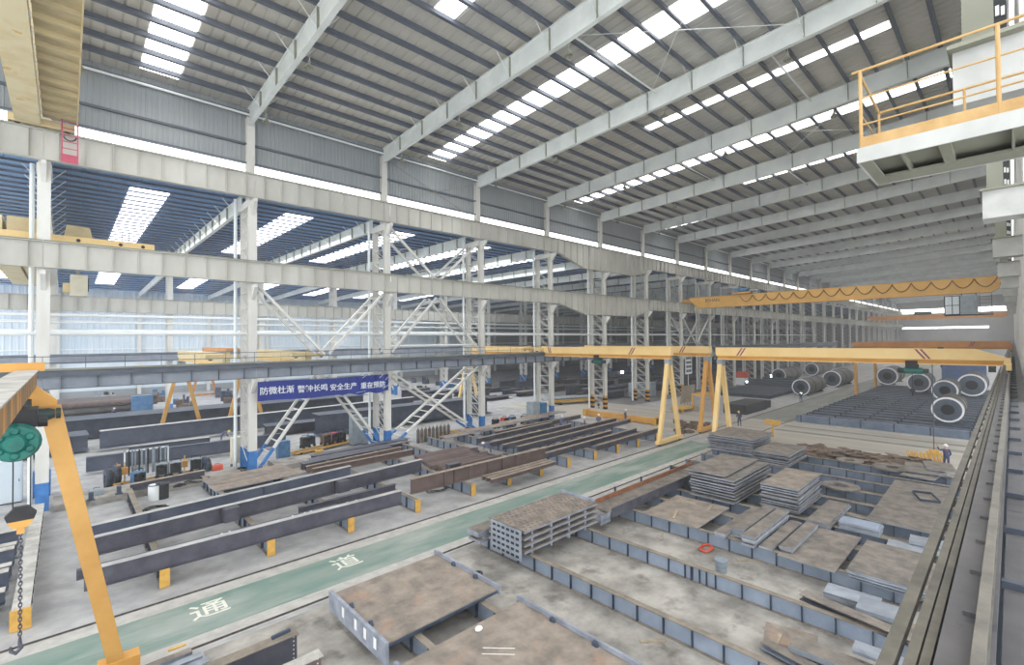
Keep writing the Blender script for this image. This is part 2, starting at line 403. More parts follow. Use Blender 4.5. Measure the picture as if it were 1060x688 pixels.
# ---- rafters of the tall roof
def rafter_bot(y): return RT(y)-1.28-.3*max(0, 1-abs(y-19)/23)
ST = [38.8-3.74*i for i in range(11)]
def make_rafter(full):
    t = thing('roof_rafter', 'x', 'rafter', (0,0,0), 0, 'rafters of the tall roof')
    ys = [42.07, 36, 30, 24, 19, 14, 8, .4]
    b = MB()
    for i in range(len(ys)-1):
        a, c = ys[i], ys[i+1]
        b.poly([(s*.012, y, z) for s in (-1,1) for y, z in ((a,rafter_bot(a)),(c,rafter_bot(c)),(c,RT(c)),(a,RT(a)))],
            [(0,1,2,3),(7,6,5,4),(0,4,5,1),(3,2,6,7)])
    if not full:
        for y in ST: b.box(-.16, .16, y-.02, y+.02, rafter_bot(y), RT(y))
    b.build('web', 'rafter', t)
    for nm, zf, dz in (('bottom_flange', rafter_bot, -.03), ('top_flange', RT, -.03)):
        b = MB()
        for i in range(len(ys)-1): b.bar((0, ys[i], zf(ys[i])+dz+.015), (0, ys[i+1], zf(ys[i+1])+dz+.015), .34, .03)
        b.build(nm, 'rafter', t)
    if full:
        for y in ST:
            b = MB(); b.box(-.16, .16, y-.018, y+.018, rafter_bot(y), RT(y)); b.build('stiffener', 'olive', t)
        for y in ST:
            for s in (-1, 1):
                b = MB(); b.bar((s*.08, y, rafter_bot(y)+.05), (s*1.25, y+.12, RT(y)+.02), .04, .04); b.build('flange_brace', 'rafter', t)
    return t
ra = make_rafter(True); rb_ = make_rafter(False)
for k in range(0, 28):
    src = ra if k <= 7 else rb_
    lb = ('grey sloping roof rafter meeting the post above the red ladder' if k == 0 else
          'grey sloping roof rafter, %s along the hall from the red ladder' % ORD[k])
    if k in (0, 8): src.location = (XK(k), 0, 0); src['label'] = clean(lb)
    else: dup(src, (XK(k), 0, 0), label=lb)
# diagonal tie rods under the roof
for i, (ka, ya, kb, yb) in enumerate(((2,20,3,9),(2,9,3,20),(4,18,5,8),(4,8,5,18))):
    b = MB(); b.tube([(XK(ka)+.22,ya,RT(ya)-.5-.15*(i%2)),(XK(kb)-.22,yb,RT(yb)-.5-.15*(i%2))], .025, 6)
    tag(b.build('tie_rod', 'rafter'), 'thin diagonal tie rod between the %s and next rafter, %s of its pair' % (ORD[ka], ('first','second')[i%2]), 'tie rod', 'roof tie rods')
# straight grey struts between rafters
for i, (ka, y) in enumerate(((2, 19.3), (3, 11.5), (4, 25), (5, 18))):
    b = MB(); b.tube([(XK(ka)+.17, y, RT(y)-.35), (XK(ka+1)-.17, y, RT(y)-.35)], .07, 8)
    tag(b.build('roof_strut', 'rafter'), 'grey tube strut spanning from the %s rafter to the next one' % ORD[ka], 'strut', 'roof struts')
# eave strut pipe
b = MB(); b.tube([(-14, 42.0, 28.75), (XEND, 42.0, 28.75)], .09, 8)
tag(b.build('eave_strut', 'pipe_w'), 'long pale pipe strut running under the eave along the clerestory cladding', 'strut')
# hanging high bay lamps
def make_lamp():
    t = thing('pendant_lamp', 'x', 'lamp', (0,0,0), 0, 'high bay lamps')
    b = MB(); b.tube([(0,0,0),(0,0,1.0)], .015, 5); b.build('suspension_rod', 'rafter', t)
    b = MB(); b.tube([(0,0,0.02),(0,0,-.22)], [.09,.09], 8); b.build('ballast_housing', 'olive', t)
    b = MB(); b.tube([(0,0,-.2),(0,0,-.3),(0,0,-.48)], [.09,.16,.3], 12, False); b.build('reflector', 'olive', t)
    return t
lp = make_lamp(); n = 0
for k in range(0, 7):
    for y in (39.5, 30.5, 19, 10):
        if k == 0 and y < 38: continue
        loc = (XK(k)+(.5 if k else 1.7), y, rafter_bot(y)-.15)
        lb = 'small hanging bell lamp under the %s rafter, %s from the clerestory wall' % (ORD[k], {39.5:'first',30.5:'second',19:'third',10:'fourth'}[y])
        if n == 0: lp.location = loc; lp['label'] = 'small bell lamp hanging beside the khaki crane deck'
        else: dup(lp, loc, label=lb)
        n += 1

# ---- the laced columns of the row facing the camera
def make_column(base, drop=0.):
    t = thing('laced_column', 'x', 'column', (0,0,0), 0, 'laced columns of the facing row')
    def hleg(y, z0, z1, w, d, tf=.03):
        b = MB()
        b.box(.1-w/2, .1+w/2, y-d/2, y-d/2+tf, z0, z1); b.box(.1-w/2, .1+w/2, y+d/2-tf, y+d/2, z0, z1)
        b.box(.1-.015, .1+.015, y-d/2+tf, y+d/2-tf, z0, z1); return b
    for y, nm, w in ((41.75, 'front_leg', .62), (44.05, 'rear_leg', .5)):
        if base == 'blue':
            l = hleg(y, 1.75, 21.7, w, .4).build(nm, 'white', t); hleg(y, 0, 1.75, w+.004, .404).build('painted_base', 'bluebase', l)
        elif base == 'striped':
            l = hleg(y, 2.0, 21.7, w, .4).build(nm, 'white', t)
            for i in range(6): hleg(y, i*2/6, (i+1)*2/6, w+.004, .404).build('hazard_band', 'stripe_y' if i % 2 else 'stripe_k', l)
        else: hleg(y, 0, 21.7, w, .4).build(nm, 'white', t)
    b = MB(); z = .6; s = 1
    while z < 21:
        for x in (-.1, .3):
            b.bar((x, 41.95, z), (x, 43.85, z+1.25), .045, .05)
            b.bar((x, 41.95, z+1.25), (x, 43.85, z+1.25), .04, .04)
        z += 1.25
    b.build('lacing_lattice', 'white', t)
    b = MB(); b.box(-.25, .45, 41.6, 44.2, 21.2, 21.75); b.build('column_head', 'white', t)
    b = MB(); b.box(-.2, .4, 42.1, 42.13, 21.7, 28.6); b.box(-.2, .4, 42.52, 42.55, 21.7, 28.6); b.box(.085, .115, 42.13, 42.52, 21.7, 28.6); b.build('upper_post', 'white', t)
    b = MB(); b.tube([(-.52, 44.2, 0), (-.52, 44.2, 22.3)], .13, 8); b.build('rain_pipe', 'pipe_w', t)
    for z in (7.2, 14.6-drop*.8, 21.4-drop):
        b = MB(); b.prism([(41.6, z-.9), (41.6, z+.35), (40.7, z+.35), (40.7, z+.1)], 'x', -.02, .22); b.build('bracket', 'white', t)
    return t
cb = make_column('blue'); cs = make_column('striped'); cd = make_column('striped', 1.5); cp = make_column('plain')
for k in range(0, 28):
    src = cb if k <= 4 else cd if k == 5 else cs if k <= 7 else cp
    lb = ['white laced column with blue base behind the slanting yellow leg', 'white laced column with blue base at the start of the blue banner', 'white laced column with blue base at the ragged end of the blue banner',
          'white laced column with blue base beyond the crossed braces', 'white laced column with blue base beside the blue grey cabinet pair'][k] if k <= 4 else \
         ('white laced column with yellow and black striped base, %s of the striped ones' % ORD[k-5] if k <= 7 else 'white laced column in the distance, %s along the row from the red ladder' % ORD[k])
    if k in (0, 5, 6, 8): src.location = (XK(k), 0, 0); src['label'] = clean(lb)
    else: dup(src, (XK(k), 0, 0), label=lb)

# ---- crane girders carried by that row, one per bay
def make_girder(z0, z1, y, name, label, group, matl, mfl, nst, full, deep=None, rail=True, w=.5):
    t = thing(name, label, 'girder', (0,0,0), 0, group)
    L = SP-.02
    zb = lambda x: z0
    if deep == 'down': zb = lambda x: z0-deepd*min(1, max(0, (x-.8)/5.2))
    if deep == 'up': zb = lambda x: z0-deepd*min(1, max(0, (L-.8-x)/4))
    xs = [0, .8, 3, 6, 7.07, L-.8, L]
    b = MB()
    for i in range(len(xs)-1):
        a, c = xs[i], xs[i+1]
        b.poly([(x, y+s*.012, z) for s in (-1,1) for x, z in ((a,zb(a)),(c,zb(c)),(c,z1),(a,z1))], [(0,1,2,3),(7,6,5,4),(0,4,5,1),(3,2,6,7)])
    st = [(i+.5)*L/nst for i in range(nst)]
    if not full:
        for x in st: b.box(x-.015, x+.015, y-w*.42, y+w*.42, zb(x), z1)
    b.build('web', matl, t)
    b = MB(); b.box(0, L, y-w/2, y+w/2, z1-.03, z1); b.build('top_flange', mfl, t)
    b = MB()
    for i in range(len(xs)-1): b.bar((xs[i], y, zb(xs[i])+.015), (xs[i+1], y, zb(xs[i+1])+.015), w*.9, .03)
    b.build('bottom_flange', mfl, t)
    if rail:
        b = MB(); b.box(0, L, y-.05, y+.05, z1, z1+.12); b.build('crane_rail', 'olive', t)
    if full:
        for x in st:
            b = MB(); b.box(x-.015, x+.015, y-w*.42, y+w*.42, zb(x)+.03, z1-.03); b.build('stiffener', mfl, t)
    return t
deepd = 1.5
def girder_row(z0, z1, y, nm, desc, group, matl, mfl, nst, kmax, kfull, deeps=True, w=.5):
    proto = {}
    for k in range(-1, kmax):
        key = (k <= kfull, 'down' if deeps and k == 4 else 'up' if deeps and k == 5 else None)
        lb = ('%s, span ahead of the red ladder column' % desc) if k < 0 else '%s, %s span past the red ladder column' % (desc, ORD[k])
        if key not in proto:
            proto[key] = make_girder(z0, z1, y, nm, lb, group, matl, mfl, nst, key[0], key[1], True, w); proto[key].location = (XK(k)+.1, 0, 0)
        else: dup(proto[key], (XK(k)+.1, 0, 0), label=lb)
girder_row(21.8, 23.62, 41.0, 'crane_girder', 'pale deep crane girder under the clerestory strip', 'upper crane girders', 'girder', 'girder', 9, 28, 7)
deepd = 1.2
girder_row(15.1, 16.72, 40.95, 'crane_girder', 'pale mid height crane girder', 'mid height crane girders', 'girder', 'girder', 9, 28, 7)
girder_row(7.6, 8.75, 40.6, 'runway_girder', 'dark blue grey runway girder above the banner level', 'dark runway girders', 'runway', 'runway_dk', 7, 16, 4, False, .45)
# walkway railing on the dark runway
for k in range(-1, 5):
    t = thing('walkway_railing', 'dark thin walkway railing on the dark runway, ' + ('span ahead of the red ladder column' if k < 0 else '%s span past the red ladder column' % ORD[k]), 'railing', (XK(k)+.1, 41.1, 8.75), 0, 'walkway railings')
    for z in (.45, .85):
        b = MB(); b.tube([(0,0,z),(SP,0,z)], .022, 5); b.build('handrail', 'runway_dk', t)
    for i in range(6):
        b = MB(); b.tube([(i*SP/6,0,0),(i*SP/6,0,.85)], .018, 5); b.build('baluster', 'runway_dk', t)
    b = MB(); b.box(0, SP, -.27, .4, -.06, -.02); b.build('walkway_plate', 'runway_dk', t)
# long horizontal pipe struts between the columns
for z, y, lb in ((11.1, 43.7, 'white pipe strut linking the rear legs of the laced columns'),):
    b = MB(); b.tube([(XK(-1), y, z), (XK(15), y, z)], .12, 8); tag(b.build('pipe_strut', 'pipe_w'), lb, 'strut')
b = MB(); b.tube([(XK(2)+.4, 42.3, 9.9), (XK(3)-.2, 42.3, 9.9)], .11, 8)
tag(b.build('pipe_strut', 'pipe_w'), 'short white pipe strut above the dark runway between two braced columns', 'strut')

# ---- laced braces between columns
def brace(p, q, label, blue_at=None):
    p, q = Vector(p), Vector(q); d = (q-p); L = d.length; d.normalize()
    t = thing('laced_brace', label, 'brace', p, 0, 'laced column braces'); p0 = Vector((0,0,0))
    up = Vector((0,1,0)); side = d.cross(up).normalized()
    for s in (-1, 1):
        c = MB(); off = up*(1.05*s)
        a0 = 0
        if blue_at == 'start':
            e = MB(); e.bar(p0+off, p0+off+d*1.9, .21, .25, up); e.build('painted_end', 'bluebase', t); a0 = 1.9
        a1 = L
        if blue_at == 'end':
            e = MB(); e.bar(p0+off+d*(L-1.9), p0+off+d*L, .21, .25, up); e.build('painted_end', 'bluebase', t); a1 = L-1.9
        c.bar(p0+off+d*a0, p0+off+d*a1, .2, .24, up); c.build('chord', 'white', t)
    b = MB(); n = max(3, int(L/.9))
    for i in range(n):
        e = p0+d*(L*(i+.5)/n); b.bar(e-up*1.05, e+up*1.05, .10, .02, side)
    b.build('batten_lattice', 'white', t)
    return t
yb = 42.75
m12, m23 = (XK(1)+XK(2))/2+.1, (XK(2)+XK(3))/2+.1
brace((XK(1)+.56,yb,.2), (m12-.2,yb,7.4), 'white brace rising from the blue base under the start of the banner', 'start')
brace((XK(2)-.36,yb,.2), (m12+.2,yb,7.4), 'white brace rising from the blue base under the ragged end of the banner', 'start')
brace((XK(1)+.56,yb,14.9), (m12-.2,yb,9.3), 'white laced brace descending over the dark runway from the column at the banner start')
brace((XK(2)-.36,yb,14.9), (m12+.2,yb,9.3), 'white laced brace descending over the dark runway from the column at the banner end')
brace((XK(2)+.56,yb,.2), (XK(3)-.36,yb,7.4), 'white brace with blue foot crossing upward from the banner end column', 'start')
brace((XK(2)+.56,yb+.25,7.4), (XK(3)-.36,yb+.25,.2), 'white brace with blue foot crossing downward to the column past the banner', 'end')
brace((XK(2)+.56,yb,9.3), (m23-.2,yb,14.9), 'laced brace rising to the mid height girder from the banner end column')
brace((XK(3)-.36,yb,9.3), (m23+.2,yb,14.9), 'laced brace rising to the mid height girder from the column past the banner')
brace((XK(2)+.56,yb,21.4), (m23-.2,yb,16.8), 'laced brace falling from the clerestory girder at the banner end column')
brace((XK(3)-.36,yb,21.4), (m23+.2,yb,16.8), 'laced brace falling from the clerestory girder at the column past the banner')
mk = (XK(7)+XK(8))/2
brace((XK(7)+.56,yb,14.4), (mk,yb,9.3), 'distant laced brace left half of the pair behind the crane girder end'.replace('left half','first'))
brace((XK(8)-.36,yb,14.4), (mk,yb,9.3), 'distant laced brace second of the pair behind the crane girder end')

# ---- row between the two lower roofs
def make_inner():
    t = thing('inner_column', 'x', 'column', (0,0,0), 0, 'columns between the two lower roofs')
    for y, nm in ((82.0, 'front_leg'), (83.6, 'rear_leg')):
        b = MB(); b.box(-.3,.3,y-.2,y-.17,1.8,21.4); b.box(-.3,.3,y+.17,y+.2,1.8,21.4); b.box(-.015,.015,y-.17,y+.17,1.8,21.4); l = b.build(nm, 'white', t)
        b = MB(); b.box(-.31,.31,y-.21,y+.21,0,1.8); b.build('painted_base', 'bluebase', l)
    b = MB(); z = .5
    while z < 20: b.bar((0,82.2,z),(0,83.4,z+1.2),.3,.05); z += 1.2
    b.build('lacing_lattice', 'white', t)
    return t
ci = make_inner()
for k in range(-1, 22):
    lb = 'white column beyond the dark runway, %s in the row between the lower roofs' % ORD[k+1]
    if k == -1: ci.location = (XK(k),0,0); ci['label'] = clean(lb)
    else: dup(ci, (XK(k),0,0), label=lb)
b = MB(); b.ibeam('x', -15, XEND-.3, 81.5, 14.5, 1.95, .5, .04, .03)
x = -14
while x < 150: b.box(x-.02, x+.02, 81.27, 81.73, 14.54, 16.4); x += 1.5
tag(b.build('crane_girder', 'girder'), 'pale crane girder on the row of columns between the two lower roofs', 'girder')
b = MB(); b.ibeam('x', -15, XEND-.3, 81.4, 7.9, 1.2, .5, .04, .03)
tag(b.build('runway_girder', 'runway'), 'dark runway girder on the row between the two lower roofs', 'girder')
for z, r in ((14.0, .2), (11.9, .3), (13.1, .12)):
    b = MB(); b.tube([(-15, 81.6, z), (190, 81.6, z)], r, 8)
    tag(b.build('pipe_run', 'pipe_w'), {14.0: 'white pipe run just under the further pale crane girder', 11.9: 'thick white pipe run lowest under the further crane girder', 13.1: 'thin white pipe between the two thicker pipe runs'}[z], 'pipe', 'white pipe runs')
# lower roofs' rafters and wall posts
def make_low_rafter():
    t = thing('roof_rafter', 'x', 'rafter', (0,0,0), 0, 'rafters of the lower blue roof')
    b = MB(); b.box(-.012,.012,44.4,81.7,21.5,22.66); b.build('web', 'rafter', t)
    b = MB(); b.box(-.17,.17,44.4,81.7,21.47,21.5); b.build('bottom_flange', 'rafter', t)
    b = MB(); b.box(-.17,.17,44.4,81.7,22.63,22.66); b.build('top_flange', 'rafter', t)
    for i in range(12):
        y = 46+3*i
        b = MB(); b.box(-.16,.16,y-.02,y+.02,21.5,22.63); b.build('stiffener', 'olive', t)
        b = MB()
        for s in (-1,1): b.bar((s*.1,y,21.55),(s*1.1,y,22.7),.045,.045)
        b.build('flange_brace', 'pipe_w', t)
    return t
lr = make_low_rafter()
for k in range(0, 15):
    lb = 'light grey rafter under the lower blue roof, %s span from the red ladder column' % ORD[k]
    if k == 0: lr.location = (XK(k),0,0); lr['label'] = clean(lb)
    else: dup(lr, (XK(k),0,0), label=lb)
b = MB()
za = lambda y: 21.6-.028*(y-82.4)
b.poly([(s*.15, y, z) for s in (-1,1) for y, z in ((83,za(83)-1),(120.6,za(120.6)-.8),(120.6,za(120.6)),(83,za(83)))], [(0,1,2,3),(7,6,5,4),(0,4,5,1),(1,5,6,2),(2,6,7,3),(3,7,4,0)])
fr = b.build('roof_rafter', 'rafter'); fr.location = (XK(0),0,0)
tag(fr, 'x', 'rafter', 'rafters of the furthest roof')
b = MB(); b.box(-.3,.3,120.3,120.75,0,20); fp = b.build('wall_post', 'white'); tag(fp, 'x', 'post', 'posts of the pale blue far wall')
for k in range(0, 18):
    l1 = 'pale rafter of the furthest roof, %s along it' % ORD[k]; l2 = 'white post against the pale blue far wall, %s along it' % ORD[k]
    if k == 0: fr['label'] = clean(l1); fp['label'] = clean(l2); fp.location = (XK(0),0,0)
    else: dup(fr, (XK(k),0,0), label=l1); dup(fp, (XK(k),0,0), label=l2)

# ---- columns at the camera's own side with their brackets
def make_side(yi):
    t = thing('wall_column', 'x', 'column', (0,0,0), 0, 'columns beside the viewing runway')
    b = MB(); b.box(-.45,.45,-1.3,-.64,0,30.6); b.build('shaft', 'dullwhite', t)
    b = MB(); b.box(-.5,.5,yi,.66,14.5,15.45); b.build('bracket', 'dullwhite', t)
    b = MB(); b.box(-.7,.7,yi,.72,15.45,15.52); b.build('bracket_plate', 'olive', t)
    b = MB(); b.box(.1,.3,.14,.56,15.52,16.95); b.box(.1,.3,.12,.58,18.2,30.2); b.build('girder_seat', 'olive', t)
    b = MB(); b.box(.12,.28,-.02,.14,15.52,30.2); sp = b.build('gap_shade_plate', 'slot', t)  # solid dark strip painted as the shaded gaps of the lacing
    b = MB(); z = 15.7
    while z < 29: b.box(.10,.30,.0,.05,z,z+.16); b.box(.10,.30,.07,.12,z+.02,z+.2); z += .42
    tag(b.build('lacing_lattice', 'white', sp), kind='stuff')
    return t
sc_ = make_side(-.635); sd_ = make_side(-.415)
for k in range(1, 12):
    lb = 'olive and white bracketed column beside the viewing runway, %s ahead' % ORD[k-1]
    src = sc_ if k < 3 else sd_
    if k in (1, 3): src.location = (XK(k)+1.3,0,0); src['label'] = clean(lb)
    else: dup(src, (XK(k)+1.3,0,0), label=lb)

for i, (za, zb_) in enumerate(((24.2, 28.4), (28.4, 24.2))):
    b = MB(); b.tube([(XK(2)+.3, 42.3-.05*i, za), (XK(3)-.1, 42.3-.05*i, zb_)], .035, 6)
    tag(b.build('tie_rod', 'olive'), 'thin wall tie rod before the clerestory strip past the banner end, %s one' % ('rising','falling')[i], 'tie rod', 'clerestory tie rods')

b = MB(); b.box(XK(-1), XK(14), 40.2, 40.36, 8.38, 8.70); tag(b.build('cable_tray', 'runway_dk'), 'dark cable tray and painted flange shade along the top edge of the dark runway girder', 'cable tray')  # tray also covers the band of shade under the top flange
# ------------------------------------------------------------------ viewing runway under the camera
t = thing('viewing_runway', 'dusty crane runway girder running away along the side of the hall', 'runway', (0,0,0))
b = MB(); b.box(-6, XEND, .14, .47, 7.80, 7.86); b.build('top_flange', 'deck', t)
b = MB(); b.box(-6, XEND, .21, .24, 6.9, 7.8); b.build('web', 'runway_dk', t)
b = MB(); b.box(-6, XEND, .04, .42, 6.86, 6.9); b.build('bottom_flange', 'runway_dk', t)
b = MB(); b.box(-6, XEND, .17, .275, 7.86, 7.875); b.box(-6, XEND, .205, .235, 7.875, 7.97); b.box(-6, XEND, .18, .26, 7.97, 8.01); b.build('crane_rail', 'railtop', t)
b = MB(); b.box(-6, XEND, -.6, .12, 7.50, 7.54); b.build('walkway_plate', 'deck', t)
for i in range(42):
    x = 1.2+2.2*i
    b = MB(); b.box(x-.05, x+.05, -.1, .14, 7.54, 7.62); b.build('cross_tie', 'runway_dk', t)
for i in range(40):
    x = 1.6+1.1*i
    b = MB(); b.box(x-.04, x+.04, .265, .36, 7.86, 7.9); b.build('rail_clip', 'deck', t)
for j, (y, w) in enumerate(((.755, .10), (.62, .075), (.535, .065))):
    t = thing('conductor_rail', 'grey brown conductor rail hung beside the viewing runway, %s counted from the floor side' % ORD[j], 'rail', (0, y, 7.72), 0, 'conductor rails')
    b = MB(); b.box(-4, XEND, -w/2, w/2, 0, .05); b.box(-4, XEND, -w/2, -w/2+.012, -.05, 0); b.box(-4, XEND, w/2-.012, w/2, -.05, 0); b.build('rail_channel', 'busbar', t)
    for i in range(34):
        x = 2.2+1.5*i
        b = MB(); b.tube([(x,0,-.16),(x,0,-.1),(x,0,-.05)], [.035,.02,.03], 8); b.build('insulator', 'pipe_w', t)
for i in range(34):
    x = 2.2+1.5*i
    b = MB(); b.box(x-.04, x+.04, .24, .82, 7.50, 7.55); b.bar((x,.26,7.2),(x,.74,7.5),.05,.05)
    o = b.build('rail_bracket', 'busbar'); tag(o, 'steel bracket carrying the conductor rails, %s along the viewing runway' % (ORD[i]), 'bracket', 'conductor rail brackets')

# ------------------------------------------------------------------ semi gantry cranes
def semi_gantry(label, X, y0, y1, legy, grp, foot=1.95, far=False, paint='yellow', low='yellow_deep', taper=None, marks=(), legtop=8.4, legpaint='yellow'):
    t = thing('semi_gantry_crane', label, 'crane', (X, legy, 0), 0, grp)
    Y = lambda y: y-legy
    b = MB(); ys = [y0, y0+1.5, y1] if taper == 'start' else [y0, y1-.6, y1] if taper == 'end' else [y0, y1]
    top = lambda y: (8.95 if (taper == 'start' and y == y0) else 9.5)
    low_ = lambda y: (8.85 if (taper == 'end' and y == y1) else 8.72)
    for a, c in zip(ys[:-1], ys[1:]):
        b.poly([(s*.27, Y(y), z) for y, zz in ((a, (low_(a), top(a))), (c, (low_(c), top(c)))) for z in zz for s in (-1, 1)],
               [(0,1,3,2),(4,6,7,5),(0,2,6,4),(1,5,7,3),(2,3,7,6),(0,4,5,1)])
    b.build('box_girder', paint, t)
    b = MB(); b.prism([(-.27,8.72),(.27,8.72),(.12,8.42),(-.12,8.42)], 'y', Y(y0)+.15, Y(y1)-.15); b.build('lower_chord', low, t)  # chord coloured darker to paint in the shade of its downward faces
    b = MB(); b.box(-.3,.3,Y(y0)+.15,Y(y1)-.15,8.36,8.42); b.build('bottom_flange', paint, t)
    for i, (my, sl) in enumerate(marks):
        b = MB()
        for o in (0, .28):
            b.prism([(Y(my)+o, 9.46),(Y(my)+o+.14, 9.46),(Y(my)+o+.14-sl, 8.76),(Y(my)+o-sl, 8.76)], 'x', -.276, -.27)
        b.build('stripe_mark', 'purplemark', t)
    for s in (-1, 1):
        b = MB(); b.poly([(s*.12-.16, -.2, legtop), (s*.12+.16, -.2, legtop), (s*.12+.16, .2, legtop), (s*.12-.16, .2, legtop),
                          (s*foot-.2, -.17, .5), (s*foot+.2, -.17, .5), (s*foot+.2, .17, .5), (s*foot-.2, .17, .5)],
                         [(0,1,2,3),(7,6,5,4),(0,4,5,1),(1,5,6,2),(2,6,7,3),(3,7,4,0)]); b.build('leg', legpaint, t)
    b = MB(); b.prism([(-.4,8.36),(.4,8.36),(.4,7.95),(.25,7.75),(-.25,7.75),(-.4,7.95)], 'y', -.26, .26); b.build('leg_head', 'greycab', t)
    b = MB(); b.box(-foot-.45, foot+.45, -.2, .2, .22, .55); bb = b.build('base_beam', legpaint, t)
    for s in (-1, 1):
        b = MB(); b.tube([(s*(foot+.1), -.08, .27), (s*(foot+.1), .08, .27)], .22, 14); b.build('wheel', 'black', bb)
    # truck on the elevated runway
    ye = y0 if abs(y0-legy) > abs(y1-legy) else y1
    zt = 8.02 if ye < 20 else 8.89
    yt = Y(ye)+(-.13 if ye < 20 else .3 if ye < 41 else 0)
    b = MB(); b.box(-1.5, 1.5, yt-.13, yt+.13, zt+.12, zt+.5); e = b.build('end_truck', paint, t)
    for s in (-1, 1):
        b = MB(); b.tube([(s*1.15, yt-.05, zt+.21), (s*1.15, yt+.05, zt+.21)], .2, 14); b.build('wheel', 'black', e)
    b = MB(); b.box(-.26,.26,min(yt,Y(ye))-.1,max(yt,Y(ye))+.1,zt+.42,max(8.9,zt+.7)); b.build('truck_neck', paint, t)
    return t
def hoist(X, y, z, label, drum='green_motor', hook=2.0, grp='wire rope hoists'):
    t = thing('electric_hoist', label, 'hoist', (X, y, z), 0, grp)
    b = MB()
    for s in (-1, 1): b.box(s*.34-.02, s*.34+.02, -.35, .35, -.3, .26); b.tube([(s*.32,-.2,.16),(s*.22,-.2,.16)], .09, 10); b.tube([(s*.32,.2,.16),(s*.22,.2,.16)], .09, 10)
    b.build('trolley', 'black', t)
    b = MB(); b.tube([(0,-.6,-.5),(0,.45,-.5)], .24, 16); b.build('drum_housing', drum, t)
    b = MB(); b.tube([(0,.45,-.5),(0,.75,-.5),(0,.85,-.5)], [.2,.2,.13], 14); b.build('motor', 'darkgreen', t)
    b = MB(); b.box(-.16,.16,-.95,-.6,-.66,-.34); b.build('control_box', 'darkgreen', t)
    b = MB()
    for s in (-1,1): b.tube([(s*.08,0,-.6),(s*.08,0,-.6-hook)], .012, 5)
    b.build('wire_rope', 'black', t)
    b = MB(); b.tube([(-.06,0,-.75-hook),(.06,0,-.75-hook)], .15, 12); b.tube([(0,0,-.85-hook),(0,0,-1.05-hook),(.08,0,-1.16-hook),(.14,0,-1.08-hook),(.15,0,-1.0-hook)], [.03,.035,.035,.03,.015], 6); b.build('hook_block', 'black', t)
    return t
LY, RY = 23.62, 19.3
semi_gantry('yellow semi gantry crane spanning from the green walkway to the dark runway behind the workers', 43.7, 23.2, 40.3, LY, 'semi gantry cranes', taper='end', marks=((39.2, .2), (27.2, -.45)))
semi_gantry('yellow semi gantry crane crossing above the plate stacks to the viewing runway', 45.8, .35, 19.7, RY, 'semi gantry cranes', taper='start', marks=((16.9, -.45), (4.6, .5)))
semi_gantry('shaded yellow semi gantry crane just behind the pair of crossing yellow cranes', 52.4, 23.2, 40.3, LY, 'semi gantry cranes', marks=((26, -.4),), legpaint='yellow_deep')  # legs take the darker yellow as painted shade
semi_gantry('orange semi gantry crane whose leg stands at the start of the dark beam field', 102.3, .35, 19.7, RY, 'semi gantry cranes', paint='orange', low='yellow_deep', legpaint='yellow_deep', marks=((4, -.4),), foot=.42)
semi_gantry('orange semi gantry crane whose leg stands furthest along the dark beam field', 119.5, .35, 19.7, RY, 'semi gantry cranes', paint='orange', low='orange', legpaint='yellow_deep', foot=.42)
semi_gantry('cream yellow semi gantry crane beyond the dark runway nearest the slanting leg', 9.7, 44.9, 66.5, 66, 'semi gantry cranes beyond the column row', paint='beige', low='yellow', legpaint='legyellow')
semi_gantry('cream yellow semi gantry crane beyond the dark runway nearest the banner', 16.4, 44.9, 66.5, 66, 'semi gantry cranes beyond the column row', paint='beige', low='yellow', legpaint='legyellow')
semi_gantry('cream yellow semi gantry crane beyond the crossed blue footed braces', 45.8, 44.9, 59, 58.6, 'semi gantry cranes beyond the column row', legpaint='yellow')
semi_gantry('small orange legged gantry crane in the furthest low bay', 19.5, 84, 108, 107.5, 'semi gantry cranes beyond the column row', paint='orange', low='orange', legpaint='orange')
hoist(45.8, 5.2, 8.36, 'green hoist under the crossing yellow crane near the dark pipes', hook=1.2)
hoist(43.7, 32.2, 8.36, 'green hoist under the yellow crane behind the workers', hook=4.6)
hoist(102.3, 8, 8.36, 'small hoist on the orange crane over the dark beam field', 'darkgreen', hook=2)
# lifting hook that hangs over the beam field
t = thing('lifting_sling', 'thin grey lifting rod with yellow clamp above the worker raising an arm', 'sling', tuple(G(967, 470, 1.2)), 0)
b = MB(); b.tube([(0,0,.25),(0,0,7.1)], .03, 6); b.build('rod', 'chain', t)
b = MB(); b.box(-.2,.2,-.45,.45,0,.2); b.box(-.12,.12,-.3,.3,.2,.36); b.build('clamp', 'endyellow', t)

# the old gantry beside the camera
t = thing('semi_gantry_crane', 'old streaked yellow semi gantry crane with slanting leg at the edge of the walkway', 'crane', (0, RY, 0), 0, 'semi gantry cranes')
b = MB(); b.prism([(-.62,9.62),(-.62,9.16),(-1.0,9.16),(-1.0,9.62)][::-1], 'y', -18.9, .45); b.build('box_girder', 'yellow_rust', t)
b = MB(); b.box(-1.06,-.57,-18.9,.5,9.62,9.65); b.build('deck_strip', 'dusty_top', t)
b = MB(); b.box(-.98,-.66,-18.6,.3,9.10,9.16); b.build('lower_flange', 'black', t)
b = MB(); b.prism([(-.62,9.2),(-.18,8.75),(-.2,8.42),(-1.0,8.35),(-1.02,9.1)], 'y', -.06, .22); b.build('knee_bracket', 'yellow_deep', t)
b = MB(); b.poly([(-.56,-.2,8.6),(-.1,-.2,8.6),(-.1,.14,8.6),(-.56,.14,8.6),(1.02,-.2,.3),(1.42,-.2,.3),(1.42,.14,.3),(1.02,.14,.3)],
    [(0,1,2,3),(7,6,5,4),(0,4,5,1),(1,5,6,2),(2,6,7,3),(3,7,4,0)]); b.build('leg', 'legyellow', t)
b = MB(); b.box(.75,1.75,-.26,.26,.28,.62); l = b.build('base_beam', 'yellow_deep', t)
